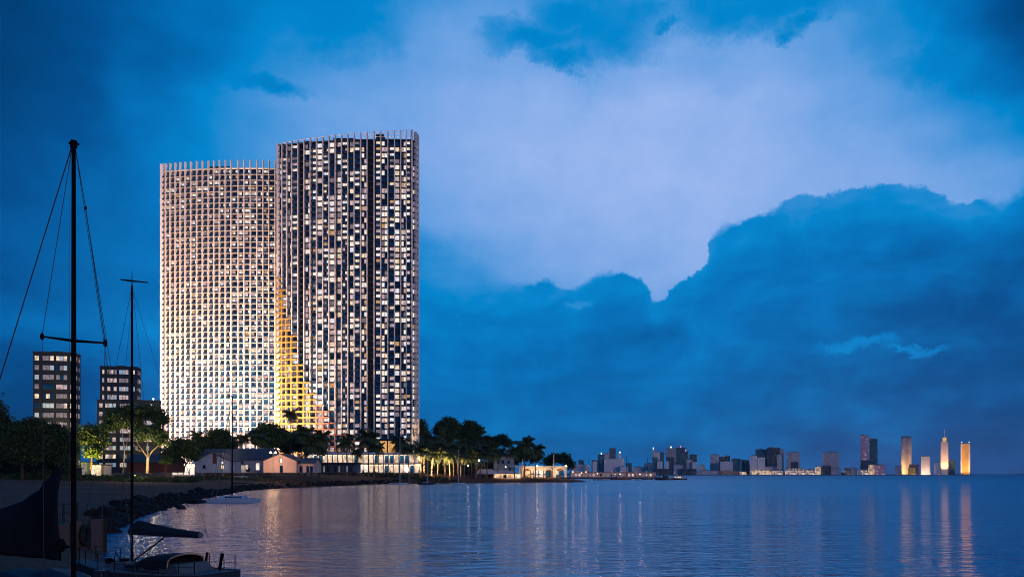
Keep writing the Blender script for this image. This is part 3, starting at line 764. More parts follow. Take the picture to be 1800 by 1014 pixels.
for px in (944, 994):
    b = MB(); b.ball((lx(px), -2.7, zt+.15), .42); b.build('roof_lamp', BULB, t)
for px in (925, 947, 965, 984):
    lamp('AREA', 330, (1,.60,.26), t, (lx(px), 2.2, zt-.6), size=(5, 5))
for px in (930, 950, 980):
    lamp('AREA', 420, (1,.70,.42), t, (lx(px), -6.5, 3.4), size=(3, 3), aim=t.location+Vector((lx(px), 0, 2.5)))
# terrace screens to the left of it
t = thing('terrace_kiosk', 'low orange lit terrace kiosk left of the arched restaurant', 'building', ((893-900)/F*462, 462, gz((893-900)/F*462, 462)))
b = MB(); b.box(-8, 7, 0, 4, 0, 2.6); b.build('wall', PAV, t); b = MB(); b.box(-8.4, 7.4, -1.6, 4.4, 2.6, 2.85); b.build('roof', WHW, t)
for i in range(6): b = MB(); b.box(-7.4+i*2.45, -7.4+i*2.45+1.7, -.1, -.02, .4, 2.2); b.build('window', [LIT[0],LIT[4],GLASS,LIT[4],LIT[0],LIT[1]][i], t)
lamp('AREA', 500, (1,.6,.3), t, (0, -.8, 2.55), size=(14, 1.2))
CANV = mat('cream_parasol_cloth', (.55,.48,.40), rough=.8)
def parasol(px, D, label):
    x = (px-900)/F*D; t = thing('parasol', label, 'parasol', (x, D, gz(x, D)), group='parasols on the restaurant terrace')
    b = MB(); n = 8; rr = [[(r*math.cos(2*math.pi*i/n), r*math.sin(2*math.pi*i/n), z) for i in range(n)] for r, z in ((2.0,2.3),(1.95,2.4),(.1,3.15))]; b.loft(rr); b.build('canopy', CANV, t)
    b = MB(); b.tube([(0,0,0),(0,0,3.2)], .05, 6); b.build('pole', PALE, t)
for px, lb in ((936,'parasol below the left arch of the restaurant'),(947,'parasol in the middle of the restaurant terrace'),(958,'parasol beside the second arch of the restaurant'),(985,'parasol below the rightmost arch of the restaurant')): parasol(px, 466, lb)

# ------------------------------------------------------------------ quay, harbour wall and its lamps
Dq = 800; xa, xb = (990-900)/F*Dq, (1172-900)/F*Dq
b = MB(); b.prism([(xa,Dq-2),((1120-900)/F*Dq,Dq-8),(xb,Dq+6),(xb,Dq+70),(xa,Dq+70)], -1, 1.5); o = b.build('quay', mat('quay_stone', (.10,.08,.075), rough=.9)); structure(o)
t = thing('harbour_shed', 'long low pink lit harbour shed on the quay behind the moored boats', 'warehouse', ((1078-900)/F*815, 815, 1.5)); hw = 75/F*815
b = MB(); b.box(-hw, hw, 0, 14, 0, 4.6); b.build('wall', mat('pinkish_plaster', (.60,.46,.45), rough=.85, var=.12), t)
b = MB(); b.box(-hw-.5, hw+.5, -.6, 14.5, 4.6, 4.95); b.build('roof', mat('grey_sheet_roof', (.2,.2,.22), rough=.7), t)
for i in range(24):
    if i % 4 == 3: continue
    x = -hw + 2*hw*(i+.5)/24; b = MB(); b.box(x-.9, x+.9, -.08, -.02, 1.0, 3.2); b.build('window', [CURT, GLASS2, LIT[2], CURT, LIT[0]][(i*7) % 5], t)
def street_lamp(px, D, ylamp, label, energy, col=(1,.62,.30), z=None, heads=1, arm=.9, glow=(1,.62,.25), es=14, r=.22, group=None):
    x = (px-900)/F*D; z = gz(x, D) if z is None else z; h = EYE + (HZ-ylamp)/F*D - z
    t = thing('street_lamp', label, 'street lamp', (x, D, z), group=group)
    b = MB(); b.tube([(0,0,0),(0,0,.5),(0,0,h-.1)], [.12,.09,.05], 8); b.build('pole', mat('grey_lamp_pole', (.12,.12,.13), rough=.5), t)
    for s in ([0] if heads == 1 else [-1, 1]):
        if s: b = MB(); b.tube([(0,0,h-.3),(s*arm*.6,0,h+.1),(s*arm,0,h+.05)], .04, 6); b.build('arm', MATS['grey_lamp_pole'], t)
        hd = MB(); hd.loft([[(s*arm+q*math.cos(a)*r*1.5, q*math.sin(a)*r*1.5, h+zz) for a in [2*math.pi*i/8 for i in range(8)]] for q, zz in ((1,.08),(.7,.22),(.2,.28))]); hd.build('lamp_hood', MATS['grey_lamp_pole'], t)
        b = MB(); b.ball((s*arm, 0, h), r); b.build('bulb', mat('bulb_%d_%d_%d' % tuple(int(c*99) for c in glow), (1,1,1), emit=glow, es=es), t)
        if energy: lamp('POINT', energy, col, t, (s*arm, -.9, h-.2), radius=.6)
    return t
street_lamp(480, 285, 795, 'twin headed orange street lamp beside the pink beach house', 420, heads=2, arm=.8, es=20, r=.32)
street_lamp(407, 330, 763, 'tall street lamp behind the near catamaran mast', 200, col=(1,.8,.6), glow=(1,.8,.6), es=12, r=.3)
street_lamp(391, 298, 813, 'low white lamp between the boathouse and the warehouse', 60, col=(1,.7,.6), glow=(1,.7,.62), es=10, r=.22)
street_lamp(476, 330, 803, 'small white lamp at the right end of the warehouse', 60, col=(1,.85,.8), glow=(1,.9,.8), es=10, r=.25)
street_lamp(842, 440, 809, 'white globe lamp in the palm grove', 70, col=(1,.85,.75), glow=(1,.85,.75), es=9, r=.45)
street_lamp(889, 455, 820, 'low white lamp left of the arched restaurant', 60, col=(1,.8,.7), glow=(1,.8,.7), es=9, r=.3)
street_lamp(823, 430, 818, 'white lamp at the right edge of the palm grove path', 50, col=(1,.8,.75), glow=(1,.8,.75), es=8, r=.35)
for px, yl, nm in ((1007,829,'leftmost'),(1022,831,'second'),(1030,829,'third'),(1050,832,'fourth'),(1090,833,'fifth'),(1125,833,'rightmost')):
    street_lamp(px, 806, yl, nm + ' orange quay lamp from the left in front of the harbour shed', 260, col=(1,.55,.30), z=1.5, glow=(1,.6,.35), es=10, r=.4, group='quay lamps')

# ------------------------------------------------------------------ foliage
LEAF = [mat('leaf_dark', (.018,.042,.013), rough=.7, var=.3), mat('leaf_mid', (.045,.09,.022), rough=.65, var=.3), mat('leaf_light', (.09,.15,.03), rough=.6, var=.3)]
BARK = mat('grey_bark', (.14,.11,.08), rough=.9, var=.3, scale=2, stretch=(1,1,.3))
BARKD = mat('dark_bark', (.05,.038,.028), rough=.9, var=.3)
def leaf_mesh(name, centers, spread, nleaf, size, seed, mats=LEAF, mix=(.5,.35,.15), flat=.6):
    rng = np.random.default_rng(seed); k = len(centers)
    c = np.repeat(np.array(centers), nleaf, 0) + rng.normal(0, 1, (k*nleaf, 3))*np.array([spread, spread, spread*flat])
    m = len(c); a = rng.normal(0, 1, (m, 3)); a /= np.linalg.norm(a, axis=1)[:, None]
    b = rng.normal(0, 1, (m, 3)); b -= (b*a).sum(1)[:, None]*a; b /= np.linalg.norm(b, axis=1)[:, None]
    s = size*rng.uniform(.55, 1.3, (m, 1))
    v = np.stack([c - a*s, c - b*s*.5, c + a*s, c + b*s*.5], 1).reshape(-1, 3)
    me = bpy.data.meshes.new(name); me.vertices.add(len(v)); me.vertices.foreach_set('co', v.ravel().astype(np.float32))
    me.loops.add(len(v)); me.loops.foreach_set('vertex_index', np.arange(len(v), dtype=np.int32))
    me.polygons.add(m); me.polygons.foreach_set('loop_start', np.arange(0, len(v), 4, dtype=np.int32))
    for mm in mats: me.materials.append(mm)
    cm = rng.choice(len(mats), k, p=mix); fm = np.repeat(cm, nleaf); flip = rng.random(m) < .25; fm = np.where(flip, rng.choice(len(mats), m, p=mix), fm)
    me.polygons.foreach_set('material_index', fm.astype(np.int32)); me.update(calc_edges=True); return me
def lobe_centers(lobes, rng, dens=1.0, step=1.3):
    out = []
    for (x, y, z, rx, ry, rz) in lobes:
        n = int(dens*4*math.pi*((rx*ry+rx*rz+ry*rz)/3)/(step*step))
        for _ in range(max(n, 6)):
            d = rng.normal(0, 1, 3); d /= np.linalg.norm(d); r = rng.uniform(.55, 1.04) if rng.random() < .8 else rng.uniform(.1, .6)
            if d[2] < -.5 and rng.random() < .5: continue
            bump = 1 + .16*math.sin(d[0]*5.1+x)*math.cos(d[2]*6.3+d[1]*4+z)
            out.append((x+d[0]*rx*r*bump, y+d[1]*ry*r*bump, z+d[2]*rz*r*bump))
    return out
def broad_tree(label, px, D, ybase, lobes, seed, size=.42, nleaf=34, dens=1.35, spread=.75, mix=(.5,.35,.15), trunk_r=.4, bark=BARKD, kind='broadleaf_tree', limbs=None, dep=.8, group=None, step=1.3, z0=None):
    """lobes in photo pixels (px, py, rx, ry) at distance D, turned into metres round the trunk foot"""
    k = D/F; x0 = (px-900)*k; zb = gz(x0, D) if z0 is None else z0
    t = thing(kind, label, 'tree', (x0, D, zb), group=group); rng = np.random.default_rng(seed)
    L = [((a-px)*k, rng.uniform(-.3, .3)*rx*k, EYE+(HZ-b_)*k-zb, rx*k, rx*k*dep, ry*k) for a, b_, rx, ry in lobes]
    cs = lobe_centers(L, rng, dens, step)
    me = leaf_mesh('crown', cs, spread, nleaf, size, seed, mix=mix); o = bpy.data.objects.new('crown', me); C.objects.link(o); o.parent = t
    m = MB()
    if limbs:
        for pts, r0, r1 in limbs:
            P_ = [((a-px)*k, (c[0] if c else 0), EYE+(HZ-b_)*k-zb) for a, b_, *c in pts]; n = len(P_)
            m.tube(P_, [r0+(r1-r0)*i/(n-1) for i in range(n)], 8)
    else:
        top = min(l[2]-l[5]*.3 for l in L); fork = top*.55
        m.tube([(0,0,-.3),(.1,0,fork*.5),(0,.1,fork)], [trunk_r*1.25, trunk_r, trunk_r*.8], 8)
        for l in L:
            m.tube([(0,0,fork-.2),(l[0]*.45,l[1]*.5,fork+(l[2]-fork)*.45),(l[0]*.9,l[1],l[2])], [trunk_r*.6, trunk_r*.38, trunk_r*.12], 6)
    m.build('trunk', bark, t, smoothed=True)
    return t
DK = (.85,.15,0)
broad_tree('tall dark tree at the left edge of the view', -14, 225, 822, [(-18,742,27,48),(-30,790,36,34),(2,778,20,34)], 101, mix=DK)
broad_tree('broad dark tree between the left edge and the taller apartment block', 38, 232, 822, [(30,780,34,34),(56,752,20,18),(60,788,26,30),(20,762,18,18)], 102, mix=DK)
broad_tree('dark rounded tree in front of the foot of the taller apartment block', 104, 238, 822, [(100,778,26,30),(88,768,16,18),(118,776,15,24),(104,795,24,20)], 103, mix=DK)
yt = broad_tree('yellow lit leafy tree between the two apartment blocks', 160, 286, 822, [(158,764,18,18),(172,772,16,22),(148,776,10,16),(166,796,15,10),(180,758,8,12)], 104, mix=(.1,.4,.5), size=.5, nleaf=22,
    limbs=[([(160,826),(162,800),(160,785)], .35, .25), ([(160,785),(152,775),(148,762)], .22, .06), ([(161,787),(170,775),(176,760)], .22, .06)], bark=BARK)
lamp('SPOT', 36000, (1,.66,.12), yt, (1.5, -9, .8), spot=100, radius=.6, aim=yt.location+Vector((0,0,9)))
um = broad_tree('umbrella shaped tree with pale floodlit forking trunk in front of the lower apartment block', 259, 243, 829,
    [(214,733,30,14),(250,724,30,12),(283,738,13,13),(196,748,13,10),(232,744,22,9),(268,762,24,12),(246,766,14,8),(286,774,12,11),(226,722,20,8)], 105, size=.36, nleaf=24, dens=1.3, mix=(.25,.45,.3), step=1.05, spread=.6, dep=.9,
    limbs=[([(259,832),(259.5,815),(260,803)], .48, .36), ([(260,804),(252,793),(243,781),(238,765)], .26, .08), ([(260,803),(268,792),(277,784),(286,776)], .26, .08), ([(260,803),(259,785),(262,768)], .24, .08),
           ([(243,781),(228,765),(216,742)], .14, .05), ([(252,793),(240,790),(233,778)], .12, .05), ([(277,784),(283,786),(290,778)], .10, .05), ([(262,768),(252,750),(248,730)], .13, .05), ([(262,768),(272,752),(280,742)], .12, .04),
           ([(216,832),(219,790),(214,760),(208,742)], .20, .08), ([(219,790),(228,765),(232,745)], .12, .05)], bark=BARK)
lamp('SPOT', 26000, (1,.70,.30), um, (.5, -7, .4), spot=100, radius=.3, aim=um.location+Vector((0, 1, 12)))
lamp('POINT', 900, (1,.78,.40), um, (3.0, -2.5, 7.2), radius=.6); lamp('POINT', 900, (1,.74,.40), um, (-2.0, -2.5, 7.0), radius=.6)
broad_tree('small yellow lit sapling just right of the umbrella shaped tree', 291, 258, 829, [(291,806,7,6),(288,812,6,6),(296,811,5,6)], 106, size=.3, nleaf=14, spread=.4, trunk_r=.14, mix=(.1,.4,.5), bark=BARK)
lamp('POINT', 260, (1,.8,.3), bpy.data.objects['broadleaf_tree'], (0,0,0)) if False else None
broad_tree('dark bushy tree with twisted trunk left of the white boathouse', 320, 270, 829, [(312,792,22,15),(332,790,16,14),(320,782,18,10),(298,802,11,12),(340,802,8,10)], 107, mix=(.75,.25,0), trunk_r=.34,
    limbs=[([(323,830),(324,820),(318,812),(312,800)], .34, .14), ([(323,822),(330,812),(336,800)], .25, .1), ([(319,814),(322,803),(322,790)], .18, .08)])
broad_tree('large dark tree behind the warehouse roof in front of the cream tower', 384, 350, 815, [(384,768,20,15),(366,780,18,14),(402,778,16,13),(350,790,12,9),(390,785,26,13)], 108, mix=(.7,.28,.02))
broad_tree('big green tree behind the right end of the warehouse', 470, 352, 815, [(468,757,17,14),(452,768,16,12),(486,762,16,14),(500,772,16,14),(470,776,26,12)], 109, mix=(.4,.45,.15))
broad_tree('dark tree filling the gap between the two towers', 525, 372, 815, [(520,776,18,18),(545,784,18,14),(505,785,16,12),(560,790,14,10)], 110, mix=(.7,.3,0))
broad_tree('dark tree crown touching the right edge of the taller tower', 742, 500, 820, [(740,752,9,12),(745,768,12,14),(735,785,10,14)], 111, mix=(.5,.4,.1), size=.6, step=1.7, spread=1.0)
broad_tree('highest rounded dark tree behind the palm grove', 788, 510, 820, [(788,746,17,11),(776,754,13,10),(801,757,13,12),(788,764,19,13)], 112, mix=(.55,.4,.05), size=.6, step=1.7, spread=1.0)
broad_tree('second rounded dark tree behind the palm grove, right of the highest', 828, 512, 820, [(826,750,14,9),(838,758,12,11),(820,766,16,13),(834,772,14,10)], 113, mix=(.55,.4,.05), size=.6, step=1.7, spread=1.0)
broad_tree('low dark tree behind the white villa', 882, 516, 820, [(880,771,10,7),(870,778,10,8),(892,779,9,7),(856,776,9,9)], 114, mix=(.8,.2,0), size=.6, step=1.7, spread=.9)
broad_tree('dark wide tree behind the right end of the arched restaurant', 985, 498, 832, [(977,806,13,8),(992,806,13,8),(1000,816,8,9),(965,812,8,8)], 115, mix=(.7,.3,0), size=.55, step=1.6, spread=.8)
broad_tree('dark dense tree in the middle of the palm grove', 770, 470, 820, [(768,790,18,20),(790,792,16,20),(752,796,14,18)], 116, mix=(.8,.2,0), size=.6, step=1.7, spread=.9)
broad_tree('dark dense tree left of the white villa', 840, 474, 820, [(836,788,18,16),(815,792,16,18),(855,795,12,14)], 117, mix=(.8,.2,0), size=.6, step=1.7, spread=.9)
broad_tree('dark bushy tree between villa and arched restaurant', 925, 490, 826, [(920,800,14,12),(940,804,14,10),(905,806,12,10)], 118, mix=(.8,.2,0), size=.55, step=1.6, spread=.8)

# palms ----------------------------------------------------------
FROND = mat('palm_frond', (.055,.085,.026), rough=.6, var=.3); PTRUNK = mat('palm_trunk', (.17,.135,.10), rough=.9, var=.25, scale=1.2, stretch=(1,1,4))
def frond_mb(m, rng, az, el, L, hang, n=18):
    d = Vector((math.cos(az), math.sin(az), 0)); side = Vector((-d.y, d.x, 0)); pts = []
    for i in range(n+1):
        u = i/n; r = L*u*(1-.16*u*hang); z = L*(math.sin(el)*u - hang*.62*u*u*u - .18*hang*u*u)
        pts.append(d*(r*math.cos(el*.6)) + Vector((0,0,z)))
    for i in range(n):
        w = .045*(1-i/n)+.015; m.quad(pts[i]-side*w, pts[i]+side*w, pts[i+1]+side*w, pts[i+1]-side*w)
    for i in range(1, n):
        u = i/n; ll = L*.30*math.sin(math.pi*min(1, .12+u*.86))**.6 + .12
        tn = (pts[i+1]-pts[i]).normalized()
        for s in (-1, 1):
            tip = pts[i] + side*s*ll*.82 + tn*ll*.45 + Vector((0,0,-ll*(.45+.35*rng.random())))
            wv = tn*.17; m.quad(pts[i]-wv, pts[i]+wv, tip+wv*.3, tip-wv*.3)
def palm_meshes(seed, L=4.6):
    rng = random.Random(seed); m = MB(); nf = 30
    for i in range(nf):
        az = 2*math.pi*i/nf*2.4 + rng.uniform(-.2, .2); q = i/nf
        frond_mb(m, rng, az, R(70 - 85*q + rng.uniform(-8, 8)), L*rng.uniform(.82, 1.1), .35 + .75*q)
    return m.mesh('crown', FROND)
PC = [palm_meshes(s) for s in (1, 2, 3, 4)]
def palm_trunk(seed, H, lean):
    rng = random.Random(seed); m = MB(); pts = []; rad = []
    for i in range(9):
        u = i/8; pts.append((lean*u*u*H, .03*H*math.sin(u*3+seed), H*u-.2*(i == 0))); rad.append(.26*(1-u)**2 + .15)
    m.tube(pts, rad, 8); return m.mesh('trunk', PTRUNK, True), pts[-1]
def palm(px, yc, D, label, lean=0.0, sc=1.0, v=0, group=None, rz=0.0):
    sc *= 1.22
    x = (px-900)/F*D; z = gz(x, D); H = EYE+(HZ-yc)/F*D - z; x -= lean*H
    t = thing('palm_tree', label, 'palm', (x, D, z), group=group)
    me, top = palm_trunk(v+int(px), H, lean); o = bpy.data.objects.new('trunk', me); C.objects.link(o); o.parent = t
    c = bpy.data.objects.new('crown', PC[v % 4]); C.objects.link(c); c.parent = t; c.location = top; c.scale = (sc, sc, sc); c.rotation_euler = (0, lean*.6, rz+px*.7)
    return t
palm(512, 729, 362, 'tallest palm, its head in front of the golden foot of the dark tower', .01, .78, 0)
palm(535, 763, 352, 'dark palm just right of the tallest palm', -.02, 1.0, 1)
palm(563, 770, 350, 'dark palm above the left end of the beach hall', .03, 1.05, 2)
palm(608, 778, 395, 'palm above the right end of the beach hall', -.03, 1.05, 3)
palm(649, 770, 392, 'big dark palm with full head left of centre of the glowing podium', .02, 1.35, 0)
palm(664, 787, 404, 'short leaning palm under the big dark palm by the podium', .12, .8, 1)
palm(628, 795, 402, 'lowest palm in front of the podium', .03, .7, 2)
palm(704, 778, 398, 'palm in front of the right part of the glowing podium', .02, 1.05, 3)
palm(716, 790, 402, 'smaller palm beside the right corner of the glowing podium', -.05, .85, 0)
palm(346, 766, 352, 'small palm standing against the cream tower, left of the large dark tree', .02, .62, 1)
palm(427, 772, 352, 'small palm against the cream tower, right of the large dark tree', .03, .7, 2)
palm(458, 772, 342, 'palm with yellow lit fronds above the warehouse roof', .04, .85, 3)
palm(545, 782, 346, 'low palm between the two dark palms left of the beach hall', -.04, .9, 1)
palm(865, 790, 452, 'strongly leaning palm with lit head left of the white villa', .42, 1.0, 0)
palm(922, 782, 462, 'tall full palm above the left end of the arched restaurant', .0, 1.35, 1)
palm(944, 790, 470, 'palm above the middle of the arched restaurant', .06, 1.1, 2)
palm(903, 795, 460, 'palm with orange lit fronds right of the white villa', -.03, .95, 3)
palm(777, 752, 500, 'slim palm head rising between the rounded trees behind the grove', .01, .8, 2)
grove = [(746,788,425,.02,1.2),(757,776,432,-.03,1.25),(771,790,428,.04,1.1),(783,782,436,.02,1.2),(795,792,430,-.05,1.1),(806,784,440,.03,1.2),(817,795,433,.02,1.05),(828,786,442,-.02,1.15),(840,796,436,.05,1.05),(852,786,446,.01,1.1),(762,798,422,.08,1.0),(788,800,424,-.07,.95),(812,802,428,.06,.95),(834,803,430,-.08,.9),(876,796,450,.02,1.0),(738,795,420,-.02,1.0),(858,799,434,.05,.95)]
ORD = 'first second third fourth fifth sixth seventh eighth ninth tenth eleventh twelfth thirteenth fourteenth fifteenth sixteenth seventeenth'.split()
for i, (px, yc, D, ln, sc) in enumerate(grove):
    D += 14
    palm(px, yc, D, 'palm of the dense beach grove, ' + ORD[sorted(g_[0] for g_ in grove).index(px)] + ' from the left by its crown', ln, sc, i, 'palms of the beach grove', rz=i*1.3)
for n_, (px, nm) in enumerate(((757, 'left'), (790, 'middle'), (848, 'right'))):
    floodlight(px, 429, nm + ' garden uplight at the foot of the palm grove', [110000, 80000, 120000][n_], (1,.55,.25), ((px-900)/F*440, 446, 22), spot=110)
# low planting along the top of the beach
def clumps(name, pxs, Ds, hs, n, seed, size, spread, mix, label=None):
    rng = np.random.default_rng(seed); cs = []
    for _ in range(n):
        px = rng.uniform(*pxs); D = rng.uniform(*Ds) if len(Ds) == 2 else Ds[0]; x = (px-900)/F*D; h = rng.uniform(*hs)*(.6+.4*math.sin(px*.35)*math.sin(px*.11)+.2)
        cs.append((x, D, gz(x, D)+h))
    me = leaf_mesh(name, cs, spread, 22, size, seed, mix=mix); o = bpy.data.objects.new(name, me); C.objects.link(o); o['kind'] = 'stuff'; return o
clumps('low_shrubs', (-60, 345), (236, 262), (.1, 1.3), 900, 5, .3, .55, (.85,.15,0))
clumps('thicket', (-60, 128), (244, 262), (.5, 7.5), 700, 15, .42, .9, (.9,.1,0))
clumps('grove_thicket', (736, 872), (486, 500), (0, 9), 700, 16, .6, 1.3, (.8,.2,0))
clumps('beach_scrub', (345, 640), (283, 292), (0, .6), 260, 6, .22, .4, (.7,.3,0))
clumps('grove_scrub', (560, 900), (405, 425), (0, 1.2), 500, 8, .35, .6, (.6,.35,.05))
clumps('headland_scrub', (900, 1010), (470, 500), (-.2, .4), 60, 9, .3, .5, (.8,.2,0))

# ------------------------------------------------------------------ rocks of the shoreline
ROCK = mat('dark_wet_rock', (.009,.009,.011), rough=.75, var=.45, scale=1.3, bump=.5, spec=.15)
def rock_mesh(seed):
    import bmesh
    rng = random.Random(seed); bm = bmesh.new(); bmesh.ops.create_icosphere(bm, subdivisions=2, radius=1)
    pl = [(Vector((rng.gauss(0,1), rng.gauss(0,1), rng.gauss(0,1))).normalized(), rng.uniform(.55, .85)) for _ in range(9)]
    for v in bm.verts:
        for n_, d in pl:
            q = v.co.dot(n_)
            if q > d: v.co -= n_*(q-d)
        v.co *= rng.uniform(.96, 1.04); v.co.x *= 1.25; v.co.z *= .72
    me = bpy.data.meshes.new('boulder'); bm.to_mesh(me); bm.free(); me.materials.append(ROCK); return me
RM = [rock_mesh(s) for s in range(6)]
rr = random.Random(77)
def along(px0, px1, n):
    pts = [(px, D) for px, D in SH if D < 500]; xs_ = [p[0] for p in SH[2:13]]; ds = [p[1] for p in SH[2:13]]
    for _ in range(n):
        px = rr.uniform(px0, px1); D = float(np.interp(px, xs_, ds)); yield px, D
def put_rock(x, y, s, label, group, sink=.35):
    o = bpy.data.objects.new('boulder', rr.choice(RM)); C.objects.link(o)
    o.location = (x, y, max(gz(x, y), -.3) + s*(.5-sink)); o.rotation_euler = (rr.uniform(-.4,.4), rr.uniform(-.4,.4), rr.uniform(0, 6.3)); o.scale = (s*rr.uniform(.8,1.2), s*rr.uniform(.8,1.2), s)
    return tag(o, label, 'rock', group)
cnt = 0
for px, D in along(190, 470, 275):
    x = (px-900)/F*D; wdt = 9 if px < 330 else 6
    off_ = abs(rr.gauss(0, .45))*wdt - .8; nx_, ny_ = -.62, .78
    s = rr.uniform(.28, .85)*(1.0 if px < 400 else .8)
    put_rock(x + nx_*off_, D + ny_*off_, s, 'dark wet boulder of the rock bank along the curving shore', 'boulders of the shore bank'); cnt += 1
for px, py, s, lb in ((320, 894, 1.0, 'low dark rock awash in the water, nearest the camera off the rock bank'), (347, 884, 1.5, 'long dark rock in the water left of the moored catamaran'), (352, 881, .9, 'small rock at the tip of the long rock beside the catamaran')):
    D = F*EYE/(py-HZ); o = put_rock((px-900)/F*D, D, s, lb, None, .5); o.location.z = .02; o.scale = (s*1.5, s*.8, s*.5)
# the smaller rubble farther along reads as one band
band = MB(); ms = []
vs = []; fs = []
for px, D in along(200, 705, 900):
    x = (px-900)/F*D; off_ = abs(rr.gauss(0, .5))*4.5 - .6; nx_, ny_ = -.6, .8; x += nx_*off_; y = D + ny_*off_; s = rr.uniform(.2, .6)
    me = rr.choice(RM); k = len(vs); z = max(gz(x, y), -.3)+s*.1; ca, sa = math.cos(px), math.sin(px)
    for v in me.vertices: vs.append((x+(v.co.x*ca-v.co.y*sa)*s, y+(v.co.x*sa+v.co.y*ca)*s, z+v.co.z*s))
    for p in me.polygons: fs.append(tuple(k+i for i in p.vertices))
me = bpy.data.meshes.new('shore_rubble'); me.from_pydata(vs, [], fs); me.materials.append(ROCK); me.update()
o = bpy.data.objects.new('shore_rubble', me); C.objects.link(o); o['kind'] = 'stuff'

# ------------------------------------------------------------------ the timber wharf at the lower left
PLK = mat('weathered_timber_planks', (.13,.075,.06), rough=.85, var=.35, scale=.8, stretch=(1,1,.25), bump=.4)
TIM = mat('dark_timber', (.03,.026,.026), rough=.8)
t = thing('wharf', 'timber plank wharf behind the hanging sail at the lower left', 'wharf', (-23.8, 50, 0))
def wl(u): return (0 + 1.4*u, -30*u)        # along the plank face, u 0 at the far corner
b = MB(); rw = random.Random(4); n = 74
for i in range(n):
    u0, u1 = i/n, (i+.88)/n; (ax, ay), (bx, by) = wl(u0), wl(u1); o_ = rw.uniform(0, .05); z1 = 1.86 + rw.uniform(-.05, .03)
    b.hexa([(ax-.12,ay,-1.5),(ax+o_,ay,-1.5),(bx+o_,by,-1.5),(bx-.12,by,-1.5),(ax-.12,ay,z1),(ax+o_,ay,z1),(bx+o_,by,z1),(bx-.12,by,z1)])
for i in range(30):
    x = -.1 - i*.5; z1 = 1.86 + rw.uniform(-.05, .03); b.box(x-.47, x, 0.0, .12, -1.5, z1)
b.build('plank_wall', PLK, t)
b = MB(); b.prism([(-.16,-.02),(1.2,-30),(-16,-30),(-16,-.02)], 1.5, 1.80); b.build('deck', TIM, t)
for i in range(9):
    u = i/8*.55+.01; x, y = wl(u); b = MB(); b.obox((x+.08, y), Vector((0,1)), Vector((1,0)), .09, -.04, .08, -1.5, 1.9); b.build('pile', TIM, t)
for i in range(7):
    x, y = wl(.01+i*.055); b = MB(); b.box(x-1.6, x-1.5, y-.05, y+.05, 1.8, 2.85); b.build('railing_post', TIM, t)
b = MB()
for z in (2.3, 2.8): b.tube([(-1.55, -.3, z), (-1.0, -10, z)], .035, 6)
b.build('railing', TIM, t)
for u, zz in ((.105, 1.15),):
    x, y = wl(u); b = MB(); R0, r0_ = .38, .14; rg = []
    for i in range(17):
        a = 2*math.pi*i/16; b_ = [(x+.22+r0_*math.cos(c), y+(R0+r0_*math.sin(c))*math.cos(a), zz+(R0*1.3+r0_*math.sin(c))*math.sin(a)) for c in [2*math.pi*j/8 for j in range(8)]]; rg.append(b_)
    b.loft(rg, cap=False); b.build('tyre_fender', mat('black_rubber', (.008,.008,.009), rough=.8), t, smoothed=True)
    b = MB(); b.tube([(x+.2, y, zz+.6), (x+.05, y, 1.95)], .02, 5); b.build('rope', TIM, t)

# ------------------------------------------------------------------ boats
HULLW = mat('pale_hull_paint', (.32,.44,.56), rough=.35, var=.06); HULLD = mat('dark_hull_paint', (.02,.03,.045), rough=.35, var=.1)
DECKM = mat('grey_deck', (.08,.09,.11), rough=.6, var=.1); MASTD = mat('black_mast', (.003,.003,.004), rough=.8, spec=.1); MASTL = mat('grey_mast', (.10,.11,.13), rough=.45)
WIRE = mat('dark_rigging_wire', (.005,.006,.008), rough=.5); SAILD = mat('navy_sail_cloth', (.010,.013,.020), rough=.9, var=.3, scale=.5, spec=.1); WOODT = mat('brown_wood_trim', (.20,.09,.05), rough=.5)
def hull_rings(L, B, H, n=14, sheer=.18, draft=.45, transom=.7, m=5):
    rings = []; deck = []
    for i in range(n+1):
        u = i/n                                           # 0 stern, 1 bow
        w = B/2*(transom + (1-transom)*math.sin(min(1, u/.45)*math.pi/2)) if u < .45 else B/2*max(.02, math.cos((u-.45)/.55*math.pi/2)**.75)
        z = H*(1 + sheer*(2*u-.8)**2); x = -L/2 + L*u; dk = draft*(1-abs(2*u-1)**3*.8)
        prof = [(w, z), (w*1.0, z*.45), (w*.82, 0), (w*.45, -dk*.8), (0, -dk)]
        ring = [(x + (.06*L*(zz/H) if u > .9 else 0), yy, zz) for yy, zz in prof] + [(x + (.06*L*(zz/H) if u > .9 else 0), -yy, zz) for yy, zz in reversed(prof[:-1])]
        rings.append(ring); deck.append((x, w, z))
    return rings, deck
def make_hull(t, L, B, H, hm, dm, **kw):
    rings, dk = hull_rings(L, B, H, **kw); b = MB(); b.loft(rings); b.build('hull', hm, t, smoothed=False)
    b = MB(); pl = [(x, w*.96, z+.02) for x, w, z in dk]; pr = [(x, -w*.96, z+.02) for x, w, z in dk]
    for i in range(len(pl)-1): b.quad(pr[i], pr[i+1], pl[i+1], pl[i]); b.quad((*pr[i][:2], pr[i][2]-.05), (*pl[i][:2], pl[i][2]-.05), (*pl[i+1][:2], pl[i+1][2]-.05), (*pr[i+1][:2], pr[i+1][2]-.05))
    b.build('deck', dm, t)
    b = MB(); b.tube([(x, w, z+.03) for x, w, z in dk], .035, 5); b.tube([(x, -w, z+.03) for x, w, z in dk], .035, 5); b.build('toe_rail', WOODT if L > 9 else dm, t)
